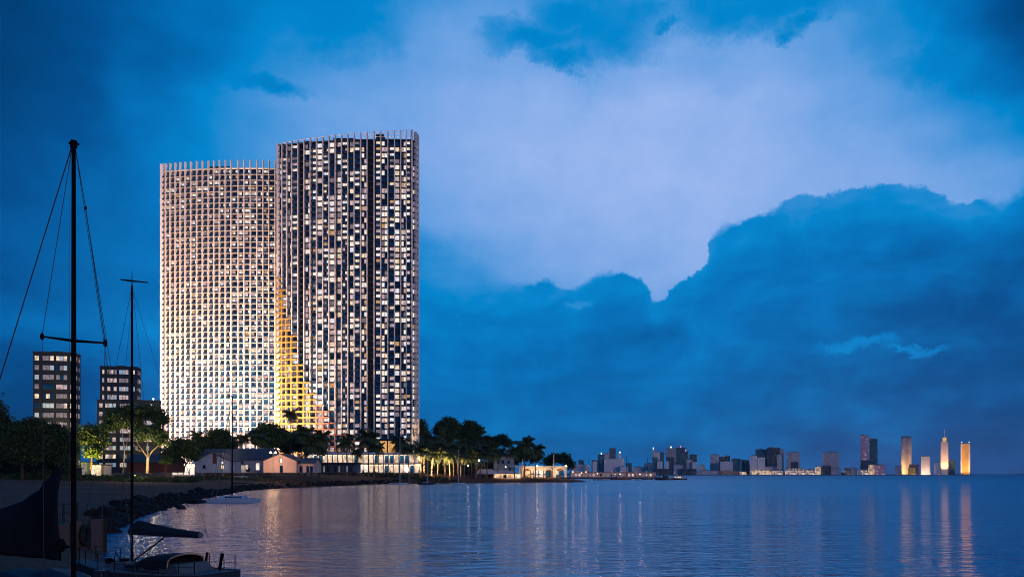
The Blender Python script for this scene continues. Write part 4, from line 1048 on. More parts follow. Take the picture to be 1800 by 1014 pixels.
def moored(kind, label, px, yw, L, mast_y, hullm=HULLW, rz=0.0, cat='sailboat', cabin=True, mast=True, B=None, H=None, group=None, boom=True, mx=.08, mr=.16, mastm=MASTL, stays=True, D=None):
    D = D or F*EYE/(yw-HZ); x = (px-900)/F*D; H = H or .09*L; B = B or .3*L
    t = thing(kind, label, cat, (x - mx*L*math.cos(rz), D - mx*L*math.sin(rz), 0), rz, group)
    make_hull(t, L, B, H, hullm, DECKM)
    if cabin:
        b = MB(); h = .055*L; b.loft([[(-.18*L,-B*.27,H),(.22*L,-B*.22,H),(.22*L,B*.22,H),(-.18*L,B*.27,H)], [(-.16*L,-B*.23,H+h*.9),(.12*L,-B*.18,H+h),(.12*L,B*.18,H+h),(-.16*L,B*.23,H+h*.9)]]); c = b.build('cabin', HULLW if hullm is not HULLW else DECKM, t)
        for s in (-1, 1):
            b = MB(); b.box(-.10*L, .04*L, s*B*.255-.03, s*B*.255+.03, H+h*.3, H+h*.7); b.build('window', GLASS, c)
    if mast:
        zt = EYE + (HZ-mast_y)/F*D; m0 = mx*L
        b = MB(); b.tube([(m0,0,H),(m0,0,(H+zt)/2),(m0,0,zt)], [mr, mr*.95, mr*.7], 8); b.box(m0-.1,m0+.12,-.3,.3,zt-.05,zt+.04); b.build('mast', mastm, t)
        b = MB(); b.box(m0-.03,m0+.03,-B*.33,B*.33,H+(zt-H)*.55,H+(zt-H)*.55+.05); b.build('spreader', mastm, t)
        if boom: b = MB(); b.tube([(m0,0,H+1.1),(m0-.42*L,0,H+1.15)], [.07,.05], 6); b.tube([(m0-.1,0,H+1.3),(m0-.2*L,0,H+1.32),(m0-.40*L,0,H+1.25)], [.16,.14,.07], 8); b.build('boom', SAILD, t)
        if stays:
            b = MB(); w_ = .018 if D < 200 else .03
            b.tube([(m0,0,zt),(L*.52,0,H*1.2)], w_, 4); b.tube([(m0,0,zt),(-L*.49,0,H*1.1)], w_, 4)
            for s in (-1, 1): b.tube([(m0,0,zt),(m0,s*B*.33,H+(zt-H)*.55),(m0-.05*L,s*B*.45,H)], w_, 4)
            b.build('rigging', WIRE, t)
    return t
# moored catamaran off the rock bank
D = 135; x = (411-900)/F*D
t = thing('catamaran', 'pale moored catamaran with tall dark mast off the rock bank', 'sailboat', (x, D, 0), R(4))
for s in (-1, 1):
    rings, dk = hull_rings(7.2, .9, .62, sheer=.05, draft=.3, transom=.6); b = MB(); b.loft([[(p[0]*-1, p[1]+s*1.7, p[2]) for p in r_] for r_ in rings]); b.build('hull', HULLW, t)
    b = MB()
    for i in range(len(dk)-1): b.quad((-dk[i][0], s*1.7-dk[i][1]*.9, dk[i][2]+.02), (-dk[i+1][0], s*1.7-dk[i+1][1]*.9, dk[i+1][2]+.02), (-dk[i+1][0], s*1.7+dk[i+1][1]*.9, dk[i+1][2]+.02), (-dk[i][0], s*1.7+dk[i][1]*.9, dk[i][2]+.02))
    b.build('side_deck', DECKM, t)
b = MB(); b.loft([[(-2.6,-1.9,.55),(1.9,-1.9,.55),(1.9,1.9,.55),(-2.6,1.9,.55)], [(-1.4,-1.5,1.12),(1.7,-1.5,1.18),(1.7,1.5,1.18),(-1.4,1.5,1.12)]]); c = b.build('cabin', HULLW, t)
for i in range(6): b = MB(); b.box(-.9+i*.42, -.6+i*.42, -1.75, -1.66, .75, 1.02); b.build('window', GLASS, c)
b = MB(); b.box(-2.8,-1.2,-1.5,1.5,.5,.66); b.build('cockpit_tarp', HULLD, t)
zt = EYE+(HZ-697)/F*D; m0 = -.25
b = MB(); b.tube([(m0,0,.9),(m0,0,6),(m0,0,zt)], [.13,.12,.08], 10); b.box(m0-.32,m0+.1,-.06,.06,zt-.05,zt+.1); b.build('mast', MASTD, t)
zb_ = EYE-(849-HZ)/F*D; b = MB(); b.tube([(m0,0,zb_),(m0+2.6,0,zb_)], .05, 6); b.build('boom', MASTD, t)
b = MB(); b.tube([(m0,0,zt-.4),(-2.9,-.6,2.4)], .03, 4); b.tube([(m0,0,zt-1.6),(-2.5,.6,2.4)], .03, 4); b.tube([(m0,0,zt),(3.9,0,.7)], .015, 4)
for s in (-1, 1): b.tube([(m0,0,zt-1),(m0+.3,s*1.9,.65)], .015, 4)
b.build('rigging', WIRE, t)
b = MB(); b.tube([(-2.9,-.6,2.4),(-3.4,-.6,.7)], .05, 5); b.tube([(-2.5,.6,2.4),(-3.0,.6,.7)], .05, 5); b.tube([(-2.9,-.6,2.4),(-2.35,-.5,8.0)], .045, 5); b.tube([(-2.5,.6,2.4),(-2.0,.5,8.5)], .045, 5); b.build('furled_jib', MASTL, t)
b = MB()
for xx in (1.6, 2.4, 3.3): b.tube([(xx,-2.0,.6),(xx,-2.0,1.25)], .025, 5)
b.tube([(1.6,-2.0,1.2),(3.3,-2.0,1.2)], .015, 4); b.build('rail', MASTL, t)
moored('sailboat', 'leftmost of three small sailboats moored before the beach, in front of the podium', 703, 851.5, 7.6, 770, rz=R(8), mastm=HULLW, mr=.17)
moored('sailboat', 'middle of three small sailboats moored before the beach, dark hulled', 751, 851.5, 7.2, 797, hullm=HULLD, rz=R(-10), mastm=HULLW, mr=.17)
moored('sailboat', 'rightmost of three small sailboats moored before the beach, pale hulled', 806, 850.5, 6.4, 790, rz=R(5), mastm=HULLW, mr=.17)
# harbour boats before the quay
moored('yacht', 'dark masted yacht at the left end of the quay by the headland tip', 1035, 841.5, 8, 803, hullm=HULLD, mr=.18, group='yachts at the quay')
moored('motor_launch', 'low white motor launch left of the timber barge', 1058, 844, 11, 0, mast=False, H=.8, cat='motorboat', D=620)
moored('yacht', 'slim yacht behind the left end of the timber barge', 1067, 840.5, 9, 805, mr=.16, group='yachts at the quay')
moored('yacht', 'slim yacht with pale mast rising behind the blue wheelhouse', 1078, 840.2, 9, 806, mr=.15, group='yachts at the quay')
D = 660; t = thing('barge', 'brown timber barge with small blue wheelhouse before the quay', 'barge', ((1091-900)/F*D, D, 0))
make_hull(t, 16, 4.5, 1.3, WOODT, DECKM, transom=.9, sheer=.03)
b = MB(); b.loft([[(-7.2,-1.5,1.3),(-2.6,-1.5,1.3),(-2.6,1.5,1.3),(-7.2,1.5,1.3)], [(-7.6,-1.5,3.9),(-3.4,-1.5,3.9),(-3.4,1.5,3.9),(-7.6,1.5,3.9)]]); wh = b.build('wheelhouse', mat('blue_paint', (.03,.05,.22), rough=.5), t)
b = MB(); b.box(-6.9,-3.6,-1.62,-1.53,2.5,3.5); b.build('window', CURT, wh)
b = MB(); b.box(-8,-3.0,-1.8,1.8,3.9,4.1); b.build('wheelhouse_roof', HULLW, t); b = MB(); b.tube([(-5.2,0,4.1),(-5.2,0,7.4)], .12, 6); b.tube([(-6.3,0,6.2),(-4.1,0,6.6)], .08, 5); b.build('mast', MASTD, t)
moored('yacht', 'dark yacht with tall black mast at the right end of the barge', 1101, 842, 10, 801, hullm=HULLD, mr=.20, mastm=MASTD, group='yachts at the quay')
moored('motor_launch', 'tiny white launch among the dark boats at the quay', 1123, 843.8, 5, 0, mast=False, H=.9, cat='motorboat')
moored('yacht', 'dark yacht with slim black mast left of the fishing boat', 1138, 842.5, 11, 805, hullm=HULLD, mr=.18, mastm=MASTD, group='yachts at the quay')
t = moored('fishing_boat', 'black fishing boat with netted stern rightmost at the quay', 1160, 843.5, 15, 812, hullm=HULLD, mr=.18, mastm=MASTD, cat='fishing boat', B=4, H=1.4, mx=-.25)
b = MB(); b.loft([[(-2,-1.3,1.4),(3,-1.3,1.4),(3,1.3,1.4),(-2,1.3,1.4)], [(-1.6,-1.1,3.6),(2.2,-1.1,3.2),(2.2,1.1,3.2),(-1.6,1.1,3.6)]]); b.build('wheelhouse', HULLD, t)
D = 672; t = thing('ketch', 'small two masted ketch with lit cabin alone right of the quay', 'sailboat', ((1195-900)/F*D, D, 0))
make_hull(t, 11, 3.2, 1.0, HULLD, DECKM)
b = MB(); b.box(-4.6,2.4,-1.0,1.0,1.0,2.9); c = b.build('cabin', mat('pale_cabin_paint', (.4,.38,.36), rough=.5), t)
for i in range(5): b = MB(); b.box(-4.3+i*1.35,-3.3+i*1.35,-1.08,-1.02,1.5,2.6); b.build('window', [LIT[0],LIT[2],LIT[1],LIT[0],CURT][i], c)
for xx, yt, rr_ in ((1.0, 790, .16), (2.6, 800, .12)): b = MB(); b.tube([(xx,0,1.2),(xx,0,EYE+(HZ-yt)/F*D)], [rr_, rr_*.6], 6); b.build('mast', MASTD, t)
b = MB(); b.tube([(1.0,0,EYE+43/F*D),(5.6,0,1.3)], .03, 4); b.tube([(1.0,0,EYE+43/F*D),(-5.4,0,1.2)], .03, 4); b.tube([(2.6,0,2.8),(-1.5,0,3.2)], .07, 5); b.build('rigging', WIRE, t)

# near sailboat, boom covered, lower left of the water -----------------------------------
L = 8.1; bow = Vector((-17.5, 34.5, 0)); ang = math.atan2(4.5, -8.0)           # local +x points to the bow
ctr = bow + Vector((8.0, -4.5, 0)).normalized()*(L/2)
t = thing('near_sailboat', 'near sailboat with covered boom and dark spray hood at the bottom of the view', 'sailboat', ctr, ang)
make_hull(t, L, 2.7, .88, mat('blue_grey_hull', (.025,.03,.04), rough=.5), mat('pale_worn_deck', (.09,.10,.12), rough=.7, var=.25, scale=3), sheer=.12)
def s2x(s): return L/2 - s
mx = s2x(3.27)
b = MB(); b.tube([(mx,0,.9),(mx,0,6.5),(mx,0,11.75)], [.052,.050,.040], 12); b.build('mast', MASTD, t)
cb = Vector((1.36,-.35,0)); inv = Matrix.Rotation(-ang, 3, 'Z'); cb = inv @ cb
b = MB(); a0_ = inv @ Vector((-.57,.30,0)); a1_ = inv @ Vector((.79,-.42,0)); b.tube([(mx+a0_.x, a0_.y, 12.06),(mx+a0_.x*.4, a0_.y*.4, 11.98),(mx+a1_.x, a1_.y, 11.78)], [.025,.04,.025], 6); b.build('masthead_spreader', MASTD, t)
b = MB(); b.tube([(mx,0,11.7),(mx,0,12.35)], [.025,.008], 5); b.build('antenna', MASTD, t)
x1 = s2x(7.05)
b = MB(); b.tube([(mx-.05,0,2.22),(x1,0,2.26)], .055, 8); b.build('boom', MASTD, t)
cover = []
for u, w_, zt_, zl_ in ((-.03,.10,2.50,2.14),(.0,.13,2.56,2.15),(.08,.15,2.72,2.17),(.14,.16,2.73,2.18),(.35,.14,2.62,2.17),(.6,.12,2.50,2.17),(.85,.10,2.43,2.17),(1.0,.09,2.40,2.17)):
    xx = mx + (x1-mx)*u; cover.append([(xx,-w_*.5,zl_),(xx,-w_,(zl_+zt_)/2-.03),(xx,-w_*.35,zt_-.03),(xx,0,zt_),(xx,w_*.35,zt_-.03),(xx,w_,(zl_+zt_)/2-.03),(xx,w_*.5,zl_)])
b = MB(); b.loft(cover); b.build('sail_cover', mat('blue_sail_cover', (.008,.018,.030), rough=.8, var=.3, scale=2, stretch=(.4,1,3)), t)
b = MB(); b.tube([(x1-.01,0,2.28),(x1-.06,0,2.28)], .10, 12); b.build('boom_end_cap', MASTL, t)
b = MB(); b.tube([(mx-.06,0,1.15),(s2x(5.15),0,2.14)], .03, 6); b.build('boom_vang', MASTD, t)
b = MB(); b.loft([[(s2x(2.2),-.55,.93),(s2x(6.9),-.85,.93),(s2x(6.9),.85,.93),(s2x(2.2),.55,.93)], [(s2x(2.7),-.45,1.12),(s2x(6.6),-.72,1.26),(s2x(6.6),.72,1.26),(s2x(2.7),.45,1.12)]]); c = b.build('cabin', mat('pale_worn_deck', (.09,.10,.12)), t)
for q in (3.9, 5.0):
    for s in (-1, 1): b = MB(); b.box(s2x(q+.7), s2x(q), s*.72-.04, s*.72+.04, 1.0, 1.13); b.build('window', GLASS, c)
hood = []
for xx, hz, w_ in ((s2x(4.3),1.16,.70),(s2x(4.75),1.46,.76),(s2x(5.5),1.56,.80),(s2x(6.3),1.56,.82)):
    hood.append([(xx, w_*math.cos(a), 1.12 + (hz-1.12)*abs(math.sin(a))**.5) for a in [math.pi*i/10 for i in range(11)]])
b = MB(); b.loft(hood, cap=False); b.loft([[(p[0]-.0, p[1]*.96, p[2]-.03) for p in r_] for r_ in hood], cap=False); b.build('spray_hood', mat('dark_hood_canvas', (.008,.01,.015), rough=.8), t)
b = MB(); b.tube([(p[0]-.02, p[1]*1.02, p[2]) for p in hood[-1]], .028, 6); b.build('hood_frame', mat('tan_trim', (.40,.24,.18), rough=.6), t)
dk = hull_rings(L, 2.7, .88, sheer=.12)[1]
def dk_at(x):
    for i in range(len(dk)-1):
        if dk[i][0] <= x <= dk[i+1][0]: u = (x-dk[i][0])/(dk[i+1][0]-dk[i][0]); return dk[i][1]+(dk[i+1][1]-dk[i][1])*u, dk[i][2]+(dk[i+1][2]-dk[i][2])*u
    return .3, .95
for s in (-1, 1):
    pts = []
    for xx in (3.5, 2.5, 1.3, .1, -1.1, -2.2, -3.1, -3.8):
        w_, z_ = dk_at(xx); b = MB(); b.tube([(xx, s*w_*.93, z_),(xx, s*w_*.93, z_+.6)], .016, 6); b.build('stanchion', MASTD, t); pts.append((xx, s*w_*.93, z_+.58))
    b = MB(); b.tube(pts, .007, 4); b.tube([(p[0],p[1],p[2]-.28) for p in pts], .007, 4); b.build('lifeline', WIRE, t)
b = MB(); b.tube([(mx,0,11.7),(L*.52,0,1.1)], .009, 4); b.tube([(mx,0,11.7),(-L*.49,0,1.0)], .007, 4)
for s in (-1, 1): b.tube([(mx-.05,0,11.6),(mx-.15,s*1.18,.95)], .007, 4); b.tube([(mx,0,7),(mx-.5,s*1.18,.95)], .007, 4)
b.build('rigging', WIRE, t)
b = MB(); b.ball((mx+1.2,.1,1.10), .16, 1.3, 1, .9); b.build('coiled_rope', MASTD, t)
b = MB(); b.tube([(mx+.7,-.2,.95),(mx+.9,.1,1.5)], .02, 5); b.build('winch_handle', MASTD, t)
for xx, r_ in ((-3.0,.06),(-2.2,.05)): b = MB(); b.tube([(xx,-.9,.92),(xx-.1,-.95,1.55)], r_, 8); b.build('fender', MASTD, t)
b = MB(); b.box(mx+.3,mx+.6,-.12,.12,.93,1.2); b.box(mx+.27,mx+.63,-.15,.15,1.2,1.23); b.build('deck_locker', MASTD, t)

# nearest sailboat, its tall mast on the left and slack sail -------------------------------
Dm = 22.0; xm = (129.5-900)/F*Dm; bow_dir = Vector((-.92, .39, 0)).normalized(); ang = math.atan2(bow_dir.y, bow_dir.x); L = 9.6
inv = Matrix.Rotation(-ang, 3, 'Z'); mo = .6
t = thing('nearest_sailboat', 'nearest sailboat with the tallest black mast and slack dark sail at the left edge', 'sailboat', (xm - bow_dir.x*mo, Dm - bow_dir.y*mo, 0), ang)
make_hull(t, L, 2.9, .9, HULLD, DECKM, sheer=.12)
def loc(px, py, D):                                     # a world point in the boat's own frame
    return inv @ (W(px, D, py) - Vector((xm - bow_dir.x*mo, Dm - bow_dir.y*mo, 0)))
zt = EYE+(HZ-252)/F*Dm
b = MB(); b.tube([(mo,0,.9),(mo,0,7),(mo,0,zt)], [.064,.062,.050], 14); b.build('mast', MASTD, t)
b = MB(); p0, p1 = loc(122,252,Dm+.1), loc(138,254,Dm-.1); b.tube([p0,p1], .03, 6); b.tube([(mo,0,zt-.12),(mo,0,zt+.06)], .085, 8); b.build('masthead', MASTD, t)
b = MB(); b.tube([loc(74,591.5,Dm+.5),loc(129,599,Dm),loc(185,603,Dm-.5)], [.022,.04,.022], 8); b.build('spreader', MASTD, t)
b = MB()
for q in (loc(74,591.5,Dm+.5), loc(185,603,Dm-.5)): b.ball(q, .055, 1, 1, 1.8)
b.ball(loc(150.5,366,Dm), .035, 1, 1, 1.6); b.build('rigging_fitting', MASTD, t)
b = MB(); tp = loc(127,256,Dm); tq = loc(132,258,Dm)
b.tube([tp, loc(-130,1085,Dm+1.6)], .018, 4)
b.tube([tp, loc(74,590,Dm+.5), loc(78,1080,Dm+.5)], .011, 4)
b.tube([tq, loc(150.5,366,Dm), loc(185,602,Dm-.5), loc(176,1090,Dm-.5)], .014, 4); b.tube([tq, loc(190,650,Dm-1.2), loc(252,1100,Dm-2)], .008, 4); b.tube([loc(150.5,366,Dm), loc(194,640,Dm-.9), loc(196,660,Dm-.9)], .008, 4)
b.tube([loc(123,256,Dm), loc(122,1000,Dm-.2)], .006, 4)
b.build('rigging', WIRE, t)
top = loc(110,816,Dm+.6); lr = loc(105,985,Dm+.7); ll = loc(-70,958,Dm+2.6); ul = loc(-70,918,Dm+2.5)
verts_, nu, nv = [], 16, 18
rings = []
for j in range(nv+1):
    v = j/nv; ring = []
    for i in range(nu+1):
        u = i/nu                                      # u: 0 right (mast side), 1 left end
        topc = top*(1-u)**2 + loc(70,880,Dm+1.6)*(2*u*(1-u)) + ul*(u*u)
        bot = lr*(1-u) + ll*u; bot = bot + Vector((0,0,-.06*math.sin(u*math.pi)))
        p = topc*(1-v) + bot*v; p = p + Vector((0, .10*math.sin(u*9+v*3) + .22*math.sin(v*math.pi)*math.sin(u*math.pi) + .05*math.sin(u*31+v*5), 0)); ring.append(p)
    rings.append(ring)
b = MB(); b.v = [tuple(q) for r_ in rings for q in r_]
for j in range(nv):
    for i in range(nu):
        k = j*(nu+1)+i; b.f.append((k, k+1, k+nu+2, k+nu+1)); b.mi.append(0)
o = b.build('slack_sail', SAILD, t, smoothed=True); sm = o.modifiers.new('thickness', 'SOLIDIFY'); sm.thickness = .02
b = MB(); fp = loc(108,958,Dm+.5); b.ball(fp, .14, .8, .8, 1.3); b.tube([fp, loc(127,962,Dm)], .035, 6); b.tube([top, loc(127,800,Dm)], .010, 4); b.tube([lr, fp], .015, 4); b.build('furling_drum', MASTD, t)
b = MB(); b.loft([[(-3.2,-.8,.9),(2.2,-.6,.9),(2.2,.6,.9),(-3.2,.8,.9)], [(-3.0,-.65,1.35),(1.7,-.45,1.25),(1.7,.45,1.25),(-3.0,.65,1.35)]]); b.build('cabin', DECKM, t)

# covered dinghy between wharf and nearest boat
t = thing('covered_motorboat', 'small motorboat under a slumped dark blue cover at the bottom left corner', 'motorboat', (-17.3, 30.6, 0), R(172))
make_hull(t, 5.4, 2.0, .62, mat('blue_grey_hull', (.025,.03,.04)), DECKM)
cv = []
for u, w_, h in ((-2.4,.55,.72),(-1.9,.75,.95),(-1.0,.88,1.16),(-.2,.9,1.02),(.6,.86,1.10),(1.4,.68,.92),(2.1,.3,.78)):
    cv.append([(u + .03*math.sin(i*2.1+u*3), w_*math.cos(math.pi*i/10), .60 + (h-.60)*math.sin(math.pi*i/10)**.7 + .03*math.sin(i*1.7+u*5)) for i in range(11)])
b = MB(); b.loft(cv); b.build('cover', mat('blue_tarpaulin', (.008,.02,.045), rough=.6, var=.3, scale=2), t)
b = MB(); b.box(-2.95,-2.6,-.2,.2,.3,1.1); b.box(-2.85,-2.68,-.1,.1,-.4,.3); b.build('outboard_motor', HULLD, t)

# parked cars by the warehouse
def car(px, D, label, col, rz):
    x = (px-900)/F*D; t = thing('parked_car', label, 'car', (x, D, gz(x, D)), rz, 'cars parked before the warehouse')
    pr = [(-2.1,.35),(-2.15,.75),(-1.95,.92),(-1.1,.98),(1.0,.95),(1.9,.82),(2.12,.6),(2.1,.35)]
    b = MB(); b.loft([[(a, -.85, c) for a, c in pr], [(a, .85, c) for a, c in pr]]); b.build('body', mat(col[0], col[1], rough=.3, metal=.2), t)
    b = MB(); b.loft([[(-1.5,-.8,.97),(.9,-.8,.95),(.9,.8,.95),(-1.5,.8,.97)], [(-1.0,-.65,1.42),(.2,-.65,1.42),(.2,.65,1.42),(-1.0,.65,1.42)]]); b.build('cabin_glass', GLASS, t)
    b = MB(); b.box(-.98,.18,-.63,.63,1.425,1.47); b.build('roof', MATS[col[0]], t)
    for a in (-1.3, 1.35):
        for s in (-1, 1): w_ = MB(); w_.tube([(a, s*.74, .33),(a, s*.90, .33)], .33, 12); w_.build('wheel', MATS['black_rubber'], t)
car(424, 300, 'pale car parked before the warehouse, leftmost of three', ('silver_car_paint', (.25,.28,.32)), .1)
car(436, 302, 'blue car parked before the warehouse, middle of three', ('blue_car_paint', (.04,.09,.16)), -.1)
car(450, 300, 'dark car parked before the warehouse, beside the pink house', ('dark_car_paint', (.02,.03,.04)), .05)
HAZE = 3.5e-5

# ------------------------------------------------------------------ far shore and the city across the bay
FD = 3400.0
b = MB(); pts = [(1000,3360),(1150,3330),(1240,3350),(1400,3340),(1500,3370),(1600,3360),(1712,3420),(1700,3700),(1300,3900),(980,3900)]
b.prism([((p-900)/F*d, d) for p, d in pts], -2, 2.2); structure(b.build('far_shore', mat('far_shore_ground', (.04,.04,.04), rough=.95)))
def ridge(name, p0, p1, D, hmax, seed):
    rng = random.Random(seed); m = MB(); n = 60; ph = [rng.uniform(0, 6) for _ in range(4)]; rings = []
    for i in range(n+1):
        u = i/n; px = p0+(p1-p0)*u; h = hmax*(.45+.25*math.sin(u*7+ph[0])+.18*math.sin(u*17+ph[1])+.12*math.sin(u*41+ph[2]))*math.sin(math.pi*min(1, max(.02, u*1.02)))**.4
        rings.append([((px-900)/F*D, D-60, -1), ((px-900)/F*D, D-20, max(1, h*.75)), ((px-900)/F*D, D+60, max(1.2, h)), ((px-900)/F*D, D+260, -1)])
    m.loft(rings); structure(m.build(name, mat('far_wooded_ground', (.022,.032,.028), rough=.95, var=.4, scale=.02)))
ridge('far_hills', 960, 1560, 3950, 26, 3); ridge('distant_headland', 1690, 2050, 7000, 11, 9)
def city_mat(name, wall, win, litc=None, frac=.12, cw=3.2, chh=3.3, es=.7, rough=.7):
    m = bpy.data.materials.new(name); m.use_nodes = True; nt = m.node_tree; p = nt.nodes['Principled BSDF']; p.inputs['Roughness'].default_value = rough
    tcn = nt.nodes.new('ShaderNodeTexCoord'); sp = nt.nodes.new('ShaderNodeSeparateXYZ'); link(nt, tcn.outputs['Object'], sp.inputs[0])
    ad = nt.nodes.new('ShaderNodeMath'); ad.operation = 'ADD'; link(nt, sp.outputs[0], ad.inputs[0]); link(nt, sp.outputs[1], ad.inputs[1])
    cb = nt.nodes.new('ShaderNodeCombineXYZ'); link(nt, ad.outputs[0], cb.inputs[0]); link(nt, sp.outputs[2], cb.inputs[1])
    br = nt.nodes.new('ShaderNodeTexBrick'); link(nt, cb.outputs[0], br.inputs['Vector']); br.offset = 0; br.inputs['Scale'].default_value = 1
    br.inputs['Brick Width'].default_value = cw; br.inputs['Row Height'].default_value = chh; br.inputs['Mortar Size'].default_value = .75; br.inputs['Mortar Smooth'].default_value = .1
    br.inputs['Color1'].default_value = (0,0,0,1); br.inputs['Color2'].default_value = (1,1,1,1); br.inputs['Bias'].default_value = 0
    inv_ = nt.nodes.new('ShaderNodeMath'); inv_.operation = 'SUBTRACT'; inv_.inputs[0].default_value = 1; link(nt, br.outputs['Fac'], inv_.inputs[1])
    mx = nt.nodes.new('ShaderNodeMix'); mx.data_type = 'RGBA'; link(nt, inv_.outputs[0], mx.inputs[0]); mx.inputs[6].default_value = (*wall, 1); mx.inputs[7].default_value = (*win, 1)
    link(nt, mx.outputs[2], p.inputs['Base Color'])
    if litc:
        gt = nt.nodes.new('ShaderNodeMath'); gt.operation = 'LESS_THAN'; sc_ = nt.nodes.new('ShaderNodeSeparateColor'); link(nt, br.outputs['Color'], sc_.inputs[0])
        link(nt, sc_.outputs[0], gt.inputs[0]); gt.inputs[1].default_value = frac
        ml = nt.nodes.new('ShaderNodeMath'); ml.operation = 'MULTIPLY'; link(nt, gt.outputs[0], ml.inputs[0]); link(nt, inv_.outputs[0], ml.inputs[1])
        m2 = nt.nodes.new('ShaderNodeMath'); m2.operation = 'MULTIPLY'; link(nt, ml.outputs[0], m2.inputs[0]); m2.inputs[1].default_value = es
        p.inputs['Emission Color'].default_value = (*litc, 1); link(nt, m2.outputs[0], p.inputs['Emission Strength'])
    MATS[name] = m; return m
CM = {'grey': city_mat('city_grey_facade', (.56,.52,.56), (.42,.41,.48), (1,.8,.6), .05), 'pale': city_mat('city_pale_facade', (.80,.74,.76), (.62,.60,.66), (1,.85,.7), .10),
      'teal': city_mat('city_teal_glass', (.05,.15,.18), (.03,.11,.16), (.9,.9,.8), .03), 'dark': city_mat('city_dark_facade', (.06,.065,.09), (.03,.04,.06), (1,.8,.6), .04),
      'pink': city_mat('city_pink_facade', (.85,.52,.56), (.72,.46,.52), (1,.6,.5), .10, cw=6, chh=4), 'blue': city_mat('city_blue_facade', (.04,.07,.12), (.03,.05,.09), (1,.8,.6), .03),
      'brown': city_mat('city_brown_facade', (.32,.20,.17), (.12,.09,.09), (1,.65,.4), .15), 'lit': city_mat('city_lit_facade', (.62,.48,.38), (.5,.36,.26), (1,.66,.38), .75, cw=5, chh=3.6, es=1.2),
      'litp': city_mat('city_glowing_terrace', (.62,.50,.44), (.45,.36,.30), (1,.70,.50), .42, cw=4.5, chh=3.4, es=1.5), 'gold': city_mat('city_gold_facade', (.60,.34,.10), (.5,.25,.06), (1,.55,.10), .6, cw=4, chh=3.4, es=.7)}
WB = mat('white_beacon', (1,1,1), emit=(.75,.92,1), es=7); RB = mat('red_beacon', (1,.2,.2), emit=(1,.2,.25), es=4)
CONC = mat('city_roof_concrete', (.25,.25,.28), rough=.8)
def city(px0, px1, yt, m, label, D=FD, dep=None, plant=True, beacon=None, yb=None, crown=None, kind='office_block', cat='building', taper=0.0, pn=None):
    k = D/F; w = (px1-px0)*k; h = EYE+(HZ-yt)*k - 2; cx = ((px0+px1)/2-900)*k; dep = dep or min(max(w*.8, 12), 40)
    th_ = math.atan(cx/D); w *= math.cos(th_)
    t = thing(kind, label, cat, (cx, D, 2), -th_)
    b = MB()
    if taper: b.loft([[(-w/2*(1+taper*q), -2*q, z),(w/2*(1+taper*q), -2*q, z),(w/2*(1+taper*q), dep, z),(-w/2*(1+taper*q), dep, z)] for z, q in ((0,1),(h*.35,.35),(h,0))])
    else: b.box(-w/2, w/2, 0, dep, 0, h)
    b.build('wall', CM[m], t)
    b = MB(); b.box(-w/2-.3, w/2+.3, -.3, dep+.3, h, h+1.1)
    if plant:
        rng = random.Random(int(px0*7)); a = rng.uniform(.1, .45); b.box(-w/2+w*a, -w/2+w*(a+.32), dep*.2, dep*.7, h+1.1, h+3.6)
    b.build('roof', CONC, t)
    if beacon:
        b = MB(); b.tube([(0,2,h+1),(0,2,h+5.5)], .5, 5); b.ball((0,2,h+6.5), 1.7 if beacon == 'w' else 1.2); b.build('beacon', WB if beacon == 'w' else RB, t)
    return t, w, h, dep
city(1004,1037,817,'pale','low pale office block just right of the headland tree, behind the quay')
city(1017,1026,809,'dark','small dark block rising above the low pale office block at the headland',D=3550)
city(1040,1050.5,809,'dark','narrow dark block left of the beacon topped teal tower'); 
city(1041.5,1049,811,'pale','narrow pale block in front of the narrow dark block',D=3330)
city(1051,1063,799,'teal','teal tower with white beacon, leftmost of the tall cluster behind the barge',beacon='w')
city(1063.5,1071,796,'grey','grey tower squeezed between the beacon topped teal tower and the twin rib tower')
t,w,h,dp = city(1071,1083,788,'teal','tallest teal ribbed tower of the cluster behind the barge',D=3450)
for s in (-.42,-.05,.38): b = MB(); b.box(w*s-1.2, w*s+1.2, -.9, -.05, 0, h+3); b.build('rib', CONC, t)
city(1062,1097,806.5,'pale','wide pale slab block in front of the tall cluster, behind the barge',D=3340)
city(1087,1092.5,797,'pale','slender pale tower with white beacon behind the wide pale slab',beacon='w',D=3450)
city(1090,1104,820,'pale','low pale block at the right foot of the wide pale slab',D=3310)
city(1101,1110.5,814,'teal','low dark teal block between the wide slab and the pale spire tower')
city(1112,1134,821,'pale','low pale flat block left of the pale spire tower')
city(1132,1150,814.5,'pale','stepped pale block at the foot of the pale spire tower')
t,w,h,dp = city(1146,1151,790,'pale','thin pale spire tower with white beacon',D=3460,beacon='w')
city(1149,1160,794.5,'pale','pale tower attached to the right of the thin spire tower')
city(1148,1156,804,'teal','small teal block standing before the thin spire tower',D=3330)
city(1160,1167,795,'teal','narrow dark teal tower right of the pale tower pair')
city(1155,1164.5,811,'pale','short pale block before the narrow dark teal tower',D=3320)
t,w,h,dp = city(1171,1188,788,'grey','grey vertically ribbed tower with white beacon, second tower cluster',beacon='w')
for i in range(6): b = MB(); b.box(-w/2+w*(i+.3)/6, -w/2+w*(i+.6)/6, -.7, -.05, h*.5, h+1); b.build('rib', CONC, t)
city(1171,1185,803.5,'blue','dark blue block standing before the grey ribbed tower',D=3320)
city(1188,1205,787,'teal','large dark teal tower right of the grey ribbed tower',beacon='r')
city(1201,1210,793.5,'teal','slim teal tower behind the large dark teal tower, to its right',D=3480,beacon='r')
city(1212,1225,799,'dark','dark tower at the right end of the second tower cluster')
city(1207,1217,808,'grey','short grey block before the dark tower of the second cluster',D=3330)
city(1217,1225,812,'pale','short pale block at the right foot of the dark tower',D=3315)
